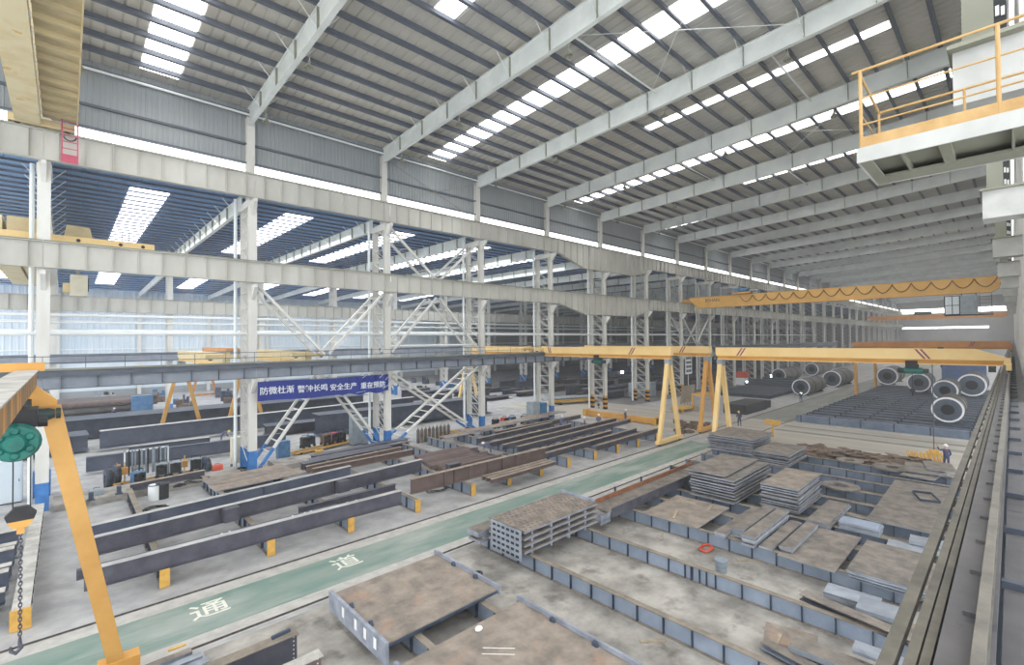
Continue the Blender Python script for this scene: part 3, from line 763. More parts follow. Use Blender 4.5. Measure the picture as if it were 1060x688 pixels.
b = MB(); b.tube([(1.2,-.08,.27),(1.2,.08,.27)], .22, 14); b.build('wheel', 'black', l)
b = MB(); b.box(-1.9,-.45,.1,.36,9.62,9.86); b.build('cross_beam', 'yellow_deep', t)
b = MB(); b.tube([(-.72,-.5,8.42),(-.34,-.5,8.42),(-.22,-.5,8.42)], [.17,.17,.12], 14); b.tube([(-.2,-.5,8.42),(-.1,-.5,8.42)], .15, 12); b.build('travel_motor', 'darkgreen', t)
b = MB(); b.box(-1.0,-.7,-.75,-.2,8.4,8.85); b.build('gearbox', 'black', t)
t = thing('electric_hoist', 'green rope hoist hanging under the old streaked crane', 'hoist', (-.72, 14.0, 8.98), 0, 'wire rope hoists')
b = MB(); b.tube([(0,-.62,-.52),(0,-.46,-.52)], [.33,.38], 22); b.tube([(0,-.72,-.52),(0,-.62,-.52)], [.14,.2], 16)
b.build('gear_cover', 'green_motor', t)
for i in range(6):
    q = PI/6+i*PI/3; b = MB(); b.tube([(.24*math.cos(q),-.66,-.52+.24*math.sin(q)),(.24*math.cos(q),-.6,-.52+.24*math.sin(q))], [.05,.1], 10); b.build('cover_lobe', 'green_motor', t)
b = MB(); b.tube([(0,-.46,-.5),(0,.6,-.5)], .27, 16); b.build('drum_housing', 'darkgreen', t)
b = MB(); b.box(-.24,.3,-.35,.35,-.26,.1); b.tube([(.3,-.1,-.2),(.45,-.1,-.2)],.1,10); b.build('trolley', 'black', t)
# bottom block, chain and hook
t = thing('crane_hook_block', 'black and yellow hook block hanging on two ropes from the green hoist', 'hook block', (-.68, 14.5, 6.8), 0)
b = MB()
b.tube([(-.12,.0,0),(-.12,0,2.0)], .012, 5); b.tube([(.14,0,0),(.14,0,2.0)], .012, 5); b.build('wire_rope', 'black', t)
b = MB(); b.prism([(-.2,-.12),(.2,-.12),(.24,.0),(.1,.16),(-.1,.16),(-.24,.0)], 'y', -.09, .09); b.build('sheave_case', 'black', t)
b = MB(); b.prism([(-.2,-.12),(.2,-.12),(.12,-.26),(-.12,-.26)], 'y', -.1, .1); b.box(-.06,.06,-.05,.05,-.4,-.26); b.build('lower_case', 'yellow_deep', t)
t = thing('chain_sling', 'long grey chain with hook hanging from the black and yellow hook block', 'chain', (-.68, 14.5, 6.45), 0)
for i in range(30):
    b = MB(); a = i % 2
    pts = [(.026*math.cos(q)*(1-a), .026*math.cos(q)*a, -.06-.075*i+.055*math.sin(q)) for q in [2*PI*j/10 for j in range(11)]]
    b.tube(pts, .011, 5, False); b.build('chain_link', 'chain', t)
b = MB(); b.tube([(0,0,-2.22),(0,0,-2.36),(.02,0,-2.46),(-.06,0,-2.54),(-.13,0,-2.48),(-.14,0,-2.38)], [.02,.035,.04,.045,.035,.02], 8); b.build('hook', 'chain', t)
# ------------------------------------------------------------------ overhead crane across the hall
X = 83.0
t = thing('overhead_crane', 'long yellow overhead crane with looping cable and hanging cab', 'crane', (X, 20, 15.8), 0)
b = MB(); prof = [(-19.0,.45),(-18.3,0),(18.9,0),(20.4,1.55),(20.4,1.9),(-19.0,1.9)]
b.prism(prof, 'x', -.35, .35); g = b.build('box_girder', 'craneyellow', t)
b = MB(); b.box(-.42,.42,-18.3,18.9,-.04,0); b.build('bottom_flange', 'yellow_deep', t)
b = MB(); b.box(-.4,.4,-19,20.4,1.9,1.94); b.build('top_flange', 'yellow_deep', t)
n, y0, y1 = 15, 11.5, -18.8
for i in range(n):
    a = y0+(y1-y0)*i/n; c = y0+(y1-y0)*(i+1)/n
    b = MB(); b.tube([(-.42, a+(c-a)*q, 1.72-1.05*(1-(2*q-1)**2)) for q in [j/10 for j in range(11)]], .05, 6); b.build('festoon_loop', 'cable', t)
b = MB(); b.box(-2.4,2.4,20.35,20.75,1.0,1.5); b.box(-2.4,2.4,-19.4,-19.0,.9,1.4); b.build('end_truck', 'yellow_deep', t)
text_mesh('girder_lettering', 'BSHAN', .8, 'slot', t, Matrix.Translation((-.352, 16.2, 1.25)) @ Matrix.Rotation(-PI/2, 4, 'Z') @ Matrix.Rotation(PI/2, 4, 'X'))
b = MB(); b.box(.4,1.5,-19,20.3,1.5,1.56); b.build('maintenance_walkway', 'olive', t)
t = thing('crane_trolley', 'blue winch trolley on top of the long yellow overhead crane', 'trolley', (X, 31.2, 17.74), 0)
b = MB(); b.box(-.7,.7,-1.4,1.4,.1,.35); b.build('carriage', 'yellow_deep', t)
b = MB(); b.tube([(0,-.9,.75),(0,.3,.75)], .35, 14); b.build('winch_drum', 'bluecab', t)
b = MB(); b.box(-.5,.5,.5,1.3,.35,1.1); b.build('control_box', 'bluecab', t)
b = MB(); b.tube([(.3,-2.3,.6),(.3,-1.2,.6)], .25, 10); b.build('winch_motor', 'greycab', t)
t = thing('operator_cab', 'grey operator cab with windows and ladder cage hung under the overhead crane', 'cab', (X-.3, 3.7, 13.0), 0)
b = MB(); b.box(-.9,.9,-.75,.8,.1,2.5); b.build('cab_body', 'greycab', t)
b = MB()
for y in (.85, 2.25): b.box(-.9,-.82,y-.05,y+.05,.1,2.5); b.box(.82,.9,y-.05,y+.05,.1,2.5)
for z in (.1, 1.25, 2.42): b.box(-.9,-.82,.85,2.25,z,z+.08); b.box(.82,.9,.85,2.25,z,z+.08)
b.box(-.9,-.82,1.5,1.57,.1,2.5); b.build('window_frame', 'slot', t)
b = MB(); b.box(-.87,-.85,.9,2.2,.18,2.42); b.build('window_glass', 'strip_glass' if 'strip_glass' in MT else 'glass', t)
b = MB(); b.box(-1,1,-2.1,2.3,0,.09); b.build('floor_plate', 'slot', t)
b = MB()
for y in (-.95, -2.0): b.box(-.9,-.84,y-.03,y+.03,.05,2.5)
for i in range(6): b.box(-.9,-.85,-2.0,-.95,.15+.42*i,.19+.42*i)
b.build('ladder_cage', 'slot', t)
b = MB()
for y in (-.6,.7): b.box(-.05,.05,y-.05,y+.05,2.5,2.78)
b.build('hanger', 'slot', t)

# the overhead crane above and beside the camera
t = thing('overhead_crane', 'beige overhead crane girder passing above the viewpoint with a khaki ribbed deck', 'crane', (0, 20, 23.85), 0)
b = MB(); b.box(-2.3,-1.18,-21,20.7,0,1.9); b.build('box_girder', 'beige_patch', t)
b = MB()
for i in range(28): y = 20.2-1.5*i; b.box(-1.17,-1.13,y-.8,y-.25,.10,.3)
b.build('gap_light_dash', 'pipe_w', t)  # white dashes painted for light showing through the gap beside the deck
b = MB(); xs = [20.7]; y = 20.7; P = []
while y > -21:
    P += [(y,.5),(y-.95,.5),(y-1.0,.30),(y-1.2,.30)]; y -= 1.28
prof = [(u,v) for u,v in P]
bb = MB(); n = len(prof)
bb.poly([(x,u,v) for x in (-1.1,.42) for u,v in prof], [(i,i+1,n+i+1,n+i) for i in range(n-1)])
bb.poly([(x,u,.6) for x in (-1.1,.42) for u,v in prof], [(n+i,n+i+1,i+1,i) for i in range(n-1)])
bb.build('deck_plate', 'khaki', t)
b = MB(); b.box(.42,.48,-21,20.7,.3,.62); b.build('deck_edge', 'beige', t)
b = MB(); b.box(-2.6,.35,20.75,21.2,-.05,.4); e = b.build('end_truck', 'beige', t)
b = MB()
for x in (-2.2, .0): b.tube([(x,20.9,.0),(x,21.05,.0)], .14, 14)
b.build('wheel', 'black', e)
t = thing('hanging_ladder', 'red access ladder hanging from the khaki crane deck against the upper girder', 'ladder', (.12, 40.3, 21.7), 0)
for x in (-.36, .36):
    b = MB(); b.box(x-.035,x+.035,-.03,.03,.5,2.75); b.build('stile', 'redpaint', t)
for i in range(5):
    b = MB(); b.box(-.33,.33,-.02,.02,.85+.42*i,.9+.42*i); b.build('rung', 'redpaint', t)
b = MB(); b.box(-.4,.4,-.04,.04,0,.5); b.build('red_plate', 'redpaint', t)
b = MB(); b.tube([(0,.2,1.8)]+[(.3*math.cos(q),.2+.02,1.75+.3*math.sin(q)) for q in [PI+PI*j/8 for j in range(9)]], .04, 6); b.build('cable_loop', 'black', t)

# overhead crane of the neighbouring bay, at mid girder height
t = thing('overhead_crane', 'beige overhead crane beyond the column row near the red ladder', 'crane', (0, 45.3, 17.35), 0)
b = MB(); b.box(-4.6,-3.1,.3,36,.15,1.6); b.build('box_girder', 'beige_patch', t)
b = MB(); b.box(-2.9,-1.4,.3,36,.15,1.6); b.build('second_girder', 'beige', t)
b = MB(); b.box(-5.5,4.9,-.3,.3,.0,.55); b.build('end_truck', 'yellow', t)
for x in (.6, 2.9, 4.2):
    b = MB(); b.tube([(x,-.32,.3),(x,-.3,.3)], .12, 12); b.build('wheel_cap', 'black', t)
b = MB(); b.prism([(-.15,.55),(1.35,.55),(1.2,1.3),(0,1.35)], 'y', -.2, 1.2); b.build('drive_cover', 'khaki', t)
b = MB()
for x in (3.0, 3.4): b.tube([(x,.1,.5),(x,.1,1.3)], .03, 5)
b.build('guard_post', 'runway', t)
t = thing('operator_cab', 'beige cream operator cab hanging below the mid height girder beside the first column', 'cab', (.65, 47.2, 13.9), 0)
b = MB(); b.box(-.45,.5,-.6,.8,.0,1.5); b.build('cab_body', 'cabinet', t)
b = MB(); b.box(.5,.56,-.5,.7,.4,1.3); b.build('side_window', 'slot', t)
b = MB(); b.box(-.85,-.45,-.3,.3,.2,.9); b.build('control_box', 'beige', t)
b = MB(); b.box(-.1,.1,-.1,.1,1.5,3.6); b.build('hanger', 'olive', t)

# ------------------------------------------------------------------ yellow railed platform
t = thing('railed_platform', 'yellow railed access platform jutting out high beside the bracketed columns', 'platform', (8.58, -.55, 13.0), 0)
W, Dp = 2.07, 1.48      # along y, along x
b = MB(); b.box(0, Dp, -.2, W, .12, .17); b.build('deck', 'olive', t)
for nm, q in (('fascia', (-.03,0,-.2,W,-.02,.2)), ('fascia', (Dp,Dp+.03,-.2,W,-.02,.2)), ('end_fascia', (-.03,Dp+.03,W,W+.03,-.02,.2))):
    b = MB(); b.box(*q); b.build(nm, 'dullwhite', t)
for y in (.5, 1.15, 1.6):
    b = MB(); b.box(.0, Dp, y-.015 if y != 1.15 else y-.06, y+.015 if y != 1.15 else y+.06, .0, .12); b.build('joist', 'olive', t)
b = MB(); b.box(Dp*.72, Dp, -.2, W, -.01, .03); b.box(.0, Dp, W-.14, W, -.02, .02); b.build('edge_angle', 'olive', t)
def rail(pts, r=.020, nm='handrail'):
    b = MB(); b.tube(pts, r, 8); b.build(nm, 'railyellow', t)
for x in (.02, Dp-.02):
    for y in ((W-.02, .62, .02) if x < .5 else (W-.02, 1.0, .3, -.15)):
        b = MB(); b.tube([(x,y,.17),(x,y,1.36 if x < .5 else 1.2)], .024 if x < .5 else .018, 8); b.build('post', 'railyellow', t)
rail([(.02,W+.08,1.36),(.02,-.3,1.36)])
rail([(.02,W-.02,.95),(.02,-.3,.95)], .013); rail([(.02,W-.02,.55),(.02,-.3,.55)], .013)
rail([(Dp-.02,W-.02,1.2),(Dp-.02,-.3,1.2)]); rail([(Dp-.02,W-.02,.75),(Dp-.02,-.3,.75)], .013)
rail([(.02,W-.02,1.3),(Dp-.02,W-.02,1.2)]); rail([(.02,W-.02,.7),(Dp-.02,W-.02,.7)], .013)
for x in (.0, Dp-.02):
    b = MB(); b.box(x, x+.015, -.2, W-.03, .2, .36); b.build('toe_board', 'railyellow', t)
b = MB(); b.box(.1,.2,-.3,-.2,-.3,1.6); b.box(Dp-.2,Dp-.1,-.3,-.2,-.3,1.6); b.build('wall_fixing', 'olive', t)

t = thing('overhead_crane', 'brownish overhead crane far down the hall below the end wall light strip', 'crane', (238, 20, 16.9), 0)
b = MB(); b.prism([(-19,.5),(-18,0),(19,0),(20.3,.9),(20.3,1.7),(-19,1.7)], 'x', -.4, .4); b.build('box_girder', 'orange', t)
b = MB(); b.box(-2,2,20.3,20.7,.6,1.2); b.box(-2,2,-19.4,-19,.6,1.2); b.build('end_truck', 'orange', t)
b = MB(); b.box(-.6,.6,1,6,1.7,2.9); b.build('trolley', 'darkgreen', t)
for i, (y, z) in enumerate(((.1, 8.3), (.75, 8.45))):
    pass
t = thing('drive_motor', 'small dark green travel motor on the end of the crossing yellow crane', 'motor', (45.3, 1.0, 8.15), 0)
b = MB(); b.tube([(0,0,0),(-.55,0,0)], .16, 12); b.build('motor_body', 'darkgreen', t)
b = MB(); b.box(-.1,.25,-.18,.18,-.2,.2); b.build('gearbox', 'black', t)
# ------------------------------------------------------------------ bench beams on the floor
def bench(label, x, y0, y1, h=.66, grp='bench beams', web='primer', top='benchtop', nst=None, endyel=False, w=.26, extra=()):
    t = thing('bench_beam', label, 'beam', (x, y0, 0), 0, grp)
    L = y1-y0
    b = MB(); b.box(-.012,.012,0,L,.03,h-.03); b.build('web', web, t)
    b = MB(); b.box(-w/2,w/2,0,L,h-.03,h); b.build('top_flange', top, t)
    b = MB(); b.box(-w/2,w/2,0,L,0,.03); b.build('bottom_flange', top, t)
    ys = [.12+i*1.05 for i in range(int(L/1.05)+1)] + list(extra)
    for y in ys:
        if y < L:
            b = MB(); b.box(-w*.46,w*.46,y-.015,y+.015,.03,h-.03); b.build('stiffener', 'stiff', t)
    if endyel:
        b = MB(); b.box(-w/2-.03,w/2+.03,-.05,-.0,.02,h+.04); b.build('end_plate', 'endyellow', t)
    return t
BX = [(15.4, 2.2, 18.7, 'primer'), (19.65, 2.2, 18.5, 'primer'), (23.62, 2.2, 17.3, 'primer'), (26.6, 2.2, 17.2, 'primer'), (29.0, 2.2, 17.2, 'primer_dk'),
      (31.4, 2.2, 17.0, 'primer_dk'), (34.0, 2.2, 18.4, 'primer_dk'), (36.6, 2.2, 18.4, 'primer_dk'), (39.4, 2.2, 18.4, 'primer_dk'), (42.0, 2.2, 18.6, 'primer_dk'), (44.6, 2.2, 18.6, 'primer_dk')]
for i, (x, y0, y1, w) in enumerate(BX):
    bench('pale blue bench beam of the stacking bay, %s counted from the deck panels' % ORD[i], x, y0, y1, .66 if i < 3 else .62, 'bench beams of the stacking bay', w, extra=((9.3-2.2, 9.62-2.2, 9.95-2.2, 9.0-2.2) if i == 1 else ()))
for i, x in enumerate((8.5, 11.3)):
    bench('pale blue bench beam under the rusty deck panels, %s of the two' % ORD[i], x, 6.5, 17.3, .69, 'bench beams under the deck panels')
LX = [-1.16, 3.1, 7.3, 11.35, 15.55, 19.85, 23.15, 26.5, 29.75, 33.3, 36.7, 40.1, 43.6]
for i, x in enumerate(LX):
    bench('bench beam with a yellow end beside the green walkway, %s along it' % ORD[i], x, 24.95, 40.6, .74, 'yellow ended bench beams', 'primer' if i > 1 else 'runway', 'benchtop' if i else 'dusty_top', endyel=True, w=.3 if i else .5)

# ------------------------------------------------------------------ long steel beams lying along the hall
def beam(label, p, q, h, w, z0, web='darksteel', top='darksteel_top', grp='long steel beams', stiff=(), tf=.03, holes=False, name='steel_beam'):
    p, q = Vector(p), Vector(q); d = q-p; L = d.length
    t = thing(name, label, 'beam', (p.x, p.y, z0), math.atan2(d.y, d.x), grp)
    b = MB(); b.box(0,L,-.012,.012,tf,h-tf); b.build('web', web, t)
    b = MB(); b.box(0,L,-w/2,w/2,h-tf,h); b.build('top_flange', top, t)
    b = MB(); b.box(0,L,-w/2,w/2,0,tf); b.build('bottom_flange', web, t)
    for x in stiff:
        b = MB(); b.box(x-.012,x+.012,-w*.46,w*.46,tf,h-tf); b.build('stiffener', web, t)
    if holes:
        for i in range(7):
            for s in (.1,):
                b = MB(); b.tube([(L-s,-.016,.15+i*(h-.3)/6),(L-s,-.0125,.15+i*(h-.3)/6)], .022, 8); b.build('bolt_hole', 'paint_w', t)
    return t
beam('dark steel beam lying on the yellow ended benches closest to the green walkway', (.55,25.15), (14.55,25.15), .80, .34, .74)
beam('low dark channel beam just behind the beam closest to the green walkway', (.35,26.5), (11.3,26.6), .38, .28, .74, top='darksteel')
beam('slender dark beam in line behind the closest beam, nearer the brown girder', (9.5,27.6), (15.6,27.7), .40, .30, .74, top='darksteel')
sb = beam('long dark beam with a square bracket stub, in the middle of the benches', (.68,28.9), (19.3,30.4), .86, .34, .74, stiff=(5.4,6.2,11.7,12.7))
beam('blue dark beam just behind the long beam with the square stub', (.6,30.85), (14.7,32.4), .86, .34, .74, web='bluesteel', stiff=(.05,2.6,8.3))
for x in (5.8, 12.2):
    b = MB(); b.box(x-.35,x+.35,-.62,-.60,.1,.80); b.box(x-.35,x+.35,-.62,-.02,.78,.80); b.box(x-.37,x-.34,-.62,-.02,.1,.78); b.box(x+.34,x+.37,-.62,-.02,.1,.78)
    b.build('bracket_stub', 'darksteel', sb)
# white spacer pieces between the closest beams
for i, x in enumerate((5.4, 5.85, 8.9, 9.3, 9.75, 11.9, 12.2)):
    b = MB(); b.box(-.04,.04,-.5,.5,0,.05); b.box(-.04,.04,-.5,-.42,0,.3)
    o = b.build('angle_spacer', 'pipe_w', None, (x, 25.95, 1.13)); o.rotation_euler = (0,0,.25*((i%3)-1)); tag(o, 'pale angle spacer bridging the two beams closest to the walkway, %s from the slanting leg' % ORD[i], 'spacer', 'angle spacers')
beam('first of the dark beam pair at the back of the benches under the banner', (13.0,34.9), (21.4,35.1), .5, .3, .74, web='brownsteel', top='browntop')
beam('second of the dark beam pair at the back of the benches under the banner', (12.9,35.9), (21.2,36.6), .5, .3, .74, web='brownsteel', top='browntop')
beam('tall brown primed girder with evenly spaced stiffeners beside the green walkway', (15.85,26.25), (28.3,26.2), .95, .36, .74, web='brownsteel', top='browntop', stiff=(2.5,3.3,4.6,6.3,7.7,9.1))
b = MB(); b.box(-.5,.5,-.03,.03,0,1.0); b.box(-.5,.5,-.25,.25,1.0,1.03); b.box(-.5,-.47,-.25,.25,0,1); b.box(.47,.5,-.25,.25,0,1)
tag(b.build('bracket_stub', 'darksteel', None, (19.85, 27.15, .745)), 'dark bracket stub standing upright behind the tall brown girder', 'bracket', 'bracket stubs')
for i, y in enumerate((25.0, 24.55, 24.1)):
    beam('thin brown flat beam of the trio before the tall brown girder, %s from it' % ORD[i], (21.0,y+.35), (27.6,y+.4), .26, .30, .74+.0, web='brownsteel', top='browntop', grp='thin flat beams')
for i, (a, c) in enumerate((((28.3,26.3),(43.0,26.9)), ((29.8,27.6),(40.0,28.0)), ((28.4,29.6),(47.6,30.6)), ((28.0,31.0),(47.0,32.1)), ((27.9,32.6),(40.3,33.4)), ((28.2,34.7),(39.6,35.6)), ((31.5,36.0),(46,36.6)), ((33.5,25.0),(45.5,25.4)))):
    beam('dark rail like beam where the helmeted workers stand, %s from the walkway side' % ORD[i], a, c, .46, .3, .74, web='darksteel', top='browntop', grp='dark beams beside the workers')
# brown coated bars laid on the bench like a mat
for i in range(20):
    x0 = 19.7+.06*i; b = MB(); L = 4.9 if i % 7 else 6
    b.box(0, L, -.07, .07, 0, .24)
    o = b.build('brown_bar', 'brownsteel', None, (x0+(.5 if i < 5 else 0), 28.9+.26*i, .745)); o.rotation_euler = (0,0,.05 if i < 6 else .02)
    tag(o, 'flat brown bar in the mat of bars behind the tall brown girder, %s from it' % ORD[i], 'bar', 'mat of brown bars')
# ---- plates
def plate(name, label, x0, x1, y0, y1, z, th, grp, m='plate', rz=0., edge='plate_edge'):
    t = thing(name, label, 'plate', ((x0+x1)/2, (y0+y1)/2, z), rz, grp)
    a, c = (x1-x0)/2, (y1-y0)/2
    b = MB(); b.box(-a,a,-c,c,0,th-.004); b.build('cut_edge', edge, t)
    b = MB(); b.box(-a+.002,a-.002,-c+.002,c-.002,th-.004,th); b.build('upper_face', m, t)
    return t
def stack(where, x0, x1, y0, y1, z0, n, th, gap, m='plate', topm=None, jit=.12, shift=(0,0)):
    z = z0
    for i in range(n):
        dx, dy = random.uniform(-jit,jit)+shift[0]*i, random.uniform(-jit,jit)+shift[1]*i
        s = random.uniform(-.25,.1) if i < n-1 else 0
        nm = 'topmost' if i == n-1 else 'lowest' if i == 0 else ORD[n-1-i]+' from the top'
        plate('steel_plate', 'steel plate in %s, %s' % (where, nm), x0+dx-s, x1+dx+s, y0+dy, y1+dy, z, th, 'steel plates in '+where, topm if (i == n-1 and topm) else m, random.uniform(-.012,.012))
        z += th
        if i < n-1 and gap > .05:
            for q in (.25, .75):
                b = MB(); b.box(-.05,.05,-(y1-y0)/2+.15,(y1-y0)/2-.15,0,gap)
                o = b.build('batten', 'wood', None, (x0+(x1-x0)*q+dx, (y0+y1)/2+dy, z))
                tag(o, 'batten in %s, %s gap from the top' % (where, ORD[n-2-i]), 'batten', 'battens in '+where)
        z += gap
    return z
stack('the tall wide stack of the stacking bay', 28.5, 34.4, 11.4, 14.1, .63, 8, .08, .105, jit=.06)
plate('steel_plate', 'smaller plate lying off centre on the tall wide stack', 28.6, 34.2, 12.0, 14.4, .63+8*.185, .05, 'loose plates', 'plate', .02)
stack('the tall square stack with the reddish top plate', 29.2, 33.8, 8.25, 10.2, .63, 10, .075, .07, topm='plate_rust', jit=.05)
stack('the furthest tall stack beside the yellow gantry legs', 41.6, 46.2, 15.0, 18.85, .63, 8, .08, .09, jit=.07)
stack('the low stack behind the tall wide stack', 39.6, 44.2, 11.8, 14.4, .63, 6, .075, .08, jit=.07)
plate('steel_plate', 'reddish single plate with timber offcuts lying near the channel beam', 23.4, 27.6, 11.25, 14.4, .67, .05, 'loose plates', 'plate_rust', .02)
for i, (x, y, r, l) in enumerate(((26.6, 13.4, -1.1, 1.1), (26.7, 12.0, .25, .8), (24.4, 12.9, .35, 1.5))):
    b = MB(); b.box(-l/2,l/2,-.07,.07,0,.08); o = b.build('timber_offcut', 'wood', None, (x,y,.72)); o.rotation_euler = (0,0,r)
    tag(o, 'timber offcut on the reddish single plate, ' + ('angled along its far corner', 'shortest piece', 'longest piece near its front edge')[i], 'timber', 'timber offcuts')
plate('steel_plate', 'broad brown plate bridging benches beside the slab bundles', 23.1, 28.0, 5.2, 7.4, .67, .045, 'loose plates', 'plate', .0)
plate('steel_plate', 'very large brown plate with a small tray on it near the conductor rails', 31.0, 41.0, 2.6, 5.6, .67, .045, 'loose plates', 'plate', .015)
plate('steel_plate', 'brown plate topping the ragged pale stack beside the conductor rails', 23.0, 27.0, 2.2, 4.8, .98, .04, 'loose plates', 'plate', .0)
stack('the ragged pale stack under the brown plate', 22.9, 26.8, 2.2, 4.8, .67, 7, .042, 0, m='paleplate', jit=.09)
stack('the small pair of plates beside the reddish topped stack', 28.3, 32.7, 6.6, 7.6, .67, 2, .10, .0, jit=.08)
def slabs(where, x0, L, yc, w, z0, n, th, skew=0, m='plate'):
    for i in range(n):
        nm = 'topmost' if i == n-1 else 'lowest' if i == 0 else ORD[n-1-i]+' from the top'
        plate('steel_slab', 'steel slab in %s, %s' % (where, nm), x0+random.uniform(-.1,.1), x0+L+random.uniform(-.2,.2), yc-w/2+random.uniform(-.05,.05), yc+w/2+random.uniform(-.05,.05), z0+i*th, th-.003, 'slabs in '+where, m, skew, 'paleplate')
slabs('the bundle beside the timber strewn reddish plate', 23.3, 5.0, 10.0, .5, .67, 2, .11)
slabs('the higher step of that bundle behind it', 23.9, 4.6, 9.4, .55, .67, 4, .11)
slabs('the bundle between the two stepped slab groups', 23.2, 4.8, 8.65, .6, .67, 4, .12)
slabs('the single row beside the broad brown plate', 23.4, 4.4, 8.0, .5, .67, 1, .1)
slabs('the pair resting on the edge of the broad brown plate', 23.7, 3.9, 7.2, .5, .72, 2, .11)
slabs('the bright blue stack near the very large plate', 28.7, 1.1, 5.45, 1.6, .63, 5, .09, 0, 'primer')
slabs('the white block pile beside the conductor rails', 28.4, 1.0, 2.9, 1.2, .67, 3, .1, .1, 'paleplate')
slabs('the low pile in front of the white block pile', 27.4, .9, 3.2, 1.9, .63, 2, .1, .05, 'paleplate')
slabs('the ragged short pile between benches', 21.6, .9, 4.4, 1.7, .1, 4, .1, .05, 'paleplate')
slabs('the loose pile before the ragged pale stack', 20.5, .9, 3.3, 1.4, .4, 5, .08, .04, 'paleplate')
slabs('the bright lengths beside the conductor rails', 18.0, .5, 2.5, 2.2, .45, 3, .1, .03, 'paleplate')
slabs('the brown topped lengths closest to the viewer side benches', 17.0, .8, 3.6, 3.0, .3, 2, .1, .03)
beam('long thin flange strip lying across the bench ends', (20.2,5.6), (19.6,2.3), .22, .5, .62, web='darksteel', top='plate', grp='bench end strips')
beam('thin blue strip on the floor closest to the viewer between benches', (17.0,5.9), (16.4,2.4), .2, .4, .1, web='primer', top='plate', grp='bench end strips')
# tray on the very large plate
t = thing('steel_tray', 'small dark steel tray lying on the very large brown plate', 'tray', (37.6, 3.75, .716), .3)
b = MB(); b.box(-.9,.9,-.45,.45,0,.02); b.build('tray_base', 'plate', t)
b = MB()
for q in ((-.9,.9,-.47,-.43),(-.9,.9,.43,.47),(-.92,-.88,-.45,.45),(.88,.92,-.45,.45)): b.box(*q,0,.14)
b.build('tray_rim', 'stiff', t)
# rings cut from plate
for i, (x, y, z, r0, r1, lb) in enumerate(((36.9,7.9,.63,.45,1.05,'flat steel ring with a hole beside the small pair of plates'), (44.6,6.3,.66,.4,1.2,'flat steel ring lying near the scrap heap'), (45.0,9.0,.63,.35,.9,'flat steel ring with pale timber on it behind the low stack'))):
    b = MB(); b.ring((x,y), r0, r1, 'z', z, z+.09, 28); tag(b.build('plate_ring', 'plate'), lb, 'ring', 'cut plate rings')
for i, (x0,x1,y0,y1,z,rz,lb) in enumerate(((43.2,46.4,3.4,5.6,.9,.12,'curved pale edged plate above the very large plate'), (42.2,45.6,3.6,5.4,.76,-.1,'plate lying under the curved pale edged plate'), (44.3,47.2,3.0,4.6,1.0,.2,'topmost thin plate beside the yellow bar row'))):
    plate('steel_plate', lb, x0,x1,y0,y1,z,.06,'loose plates','plate',rz)
# scrap heap
b = MB(); b.box(45.6, 49.9, 4.2, 13.6, .0, .5)
tag(b.build('scrap_bed', 'scrap'), 'low dark bed under the scrap heap at the end of the stacking bay', 'bed')
for i in range(110):
    x, y = random.uniform(45.7,49.8), random.uniform(4.4,13.4)
    w, l = random.uniform(.12,.5), random.uniform(.2,.8)
    b = MB(); b.prism([(-l,-w),(l*.7,-w*.9),(l,w*.5),(-l*.6,w)], 'z', 0, .05)
    o = b.build('scrap_offcut', 'scrap', None, (x,y,.51+.05*(i%3)+.02*random.random())); o.rotation_euler = (random.uniform(-.15,.15),random.uniform(-.15,.15),random.uniform(0,6.28))
    tag(o, 'rusty steel offcut lying in the scrap heap at the end of the stacking bay', 'offcut', 'scrap heap offcuts')
# yellow coil like bars beside the raised arm worker
for i in range(9):
    b = MB(); b.bar((0,-.1,.05),(.45,.14,.85),.17,.12)
    tag(b.build('yellow_bar', 'endyellow', None, (50.4+.02*i, 3.9+.27*i, .05)), 'slanted yellow bar beside the worker raising an arm, %s from the conductor rails' % ORD[i], 'bar', 'slanted yellow bars')

# ------------------------------------------------------------------ rusty deck panels at the front
def deck_panel(label, x0, x1, y0, y1, zt, leftp, rightp):
    t = thing('deck_panel', label, 'panel', (x0, y0, 0), 0, 'rusty deck panels')
    L, W = x1-x0, y1-y0
    b = MB(); b.box(0,L,0,W,zt-.05,zt); b.build('deck_plate', 'plate_rust', t)
    for yy in (0, W-.02):
        b = MB(); b.box(.05,L-.05,yy,yy+.02,zt-.16,zt-.05); b.build('edge_stiffener', 'stiff', t)
    if leftp:
        b = MB(); b.box(-.14,-.02,-.1,W+.15,zt-.62,zt+.08); s = b.build('side_plate', 'plate_edge', t)
        for i, y in enumerate((.5,1.2,1.9,2.9)):
            m_ = MB(); m_.box(-.146,-.14,y,y+.18,zt-.4,zt-.05); m_.build('chalk_mark', 'paint_w', s)
    if rightp:
        b = MB(); b.box(L,L+.1,-.1,W+.15,zt-.18,zt+.14); b.build('lip_plate', 'plate_edge', t)
    for xx in ((.06,) if leftp else ())+((L-.08,) if rightp else ()):
        for q in (.3,.66):
            b = MB(); b.prism([(W*q-.1,zt),(W*q+.1,zt),(W*q+.1,zt+.12),(W*q,zt+.14)], 'x', xx-.05, xx+.05); b.build('clip', 'stiff', t)
    return t
deck_panel('rusty deck panel with chalk marked side plate beside the green walkway', 7.4, 12.0, 13.65, 17.75, .92, True, True)
deck_panel('rusty deck panel in front, partly cut by the picture edge'.replace('in front, partly cut by the picture edge', 'with a low lip, between the viewer and the chalk marked panel'), 7.2, 12.1, 7.6, 12.55, .86, True, True)
b = MB(); b.ball((0,0,.08),.14,.11,.08); tag(b.build('white_lump', 'paint_w', None, (9.9,12.2,.86)), 'white lump lying on the edge of the deck panel with a low lip', 'lump')
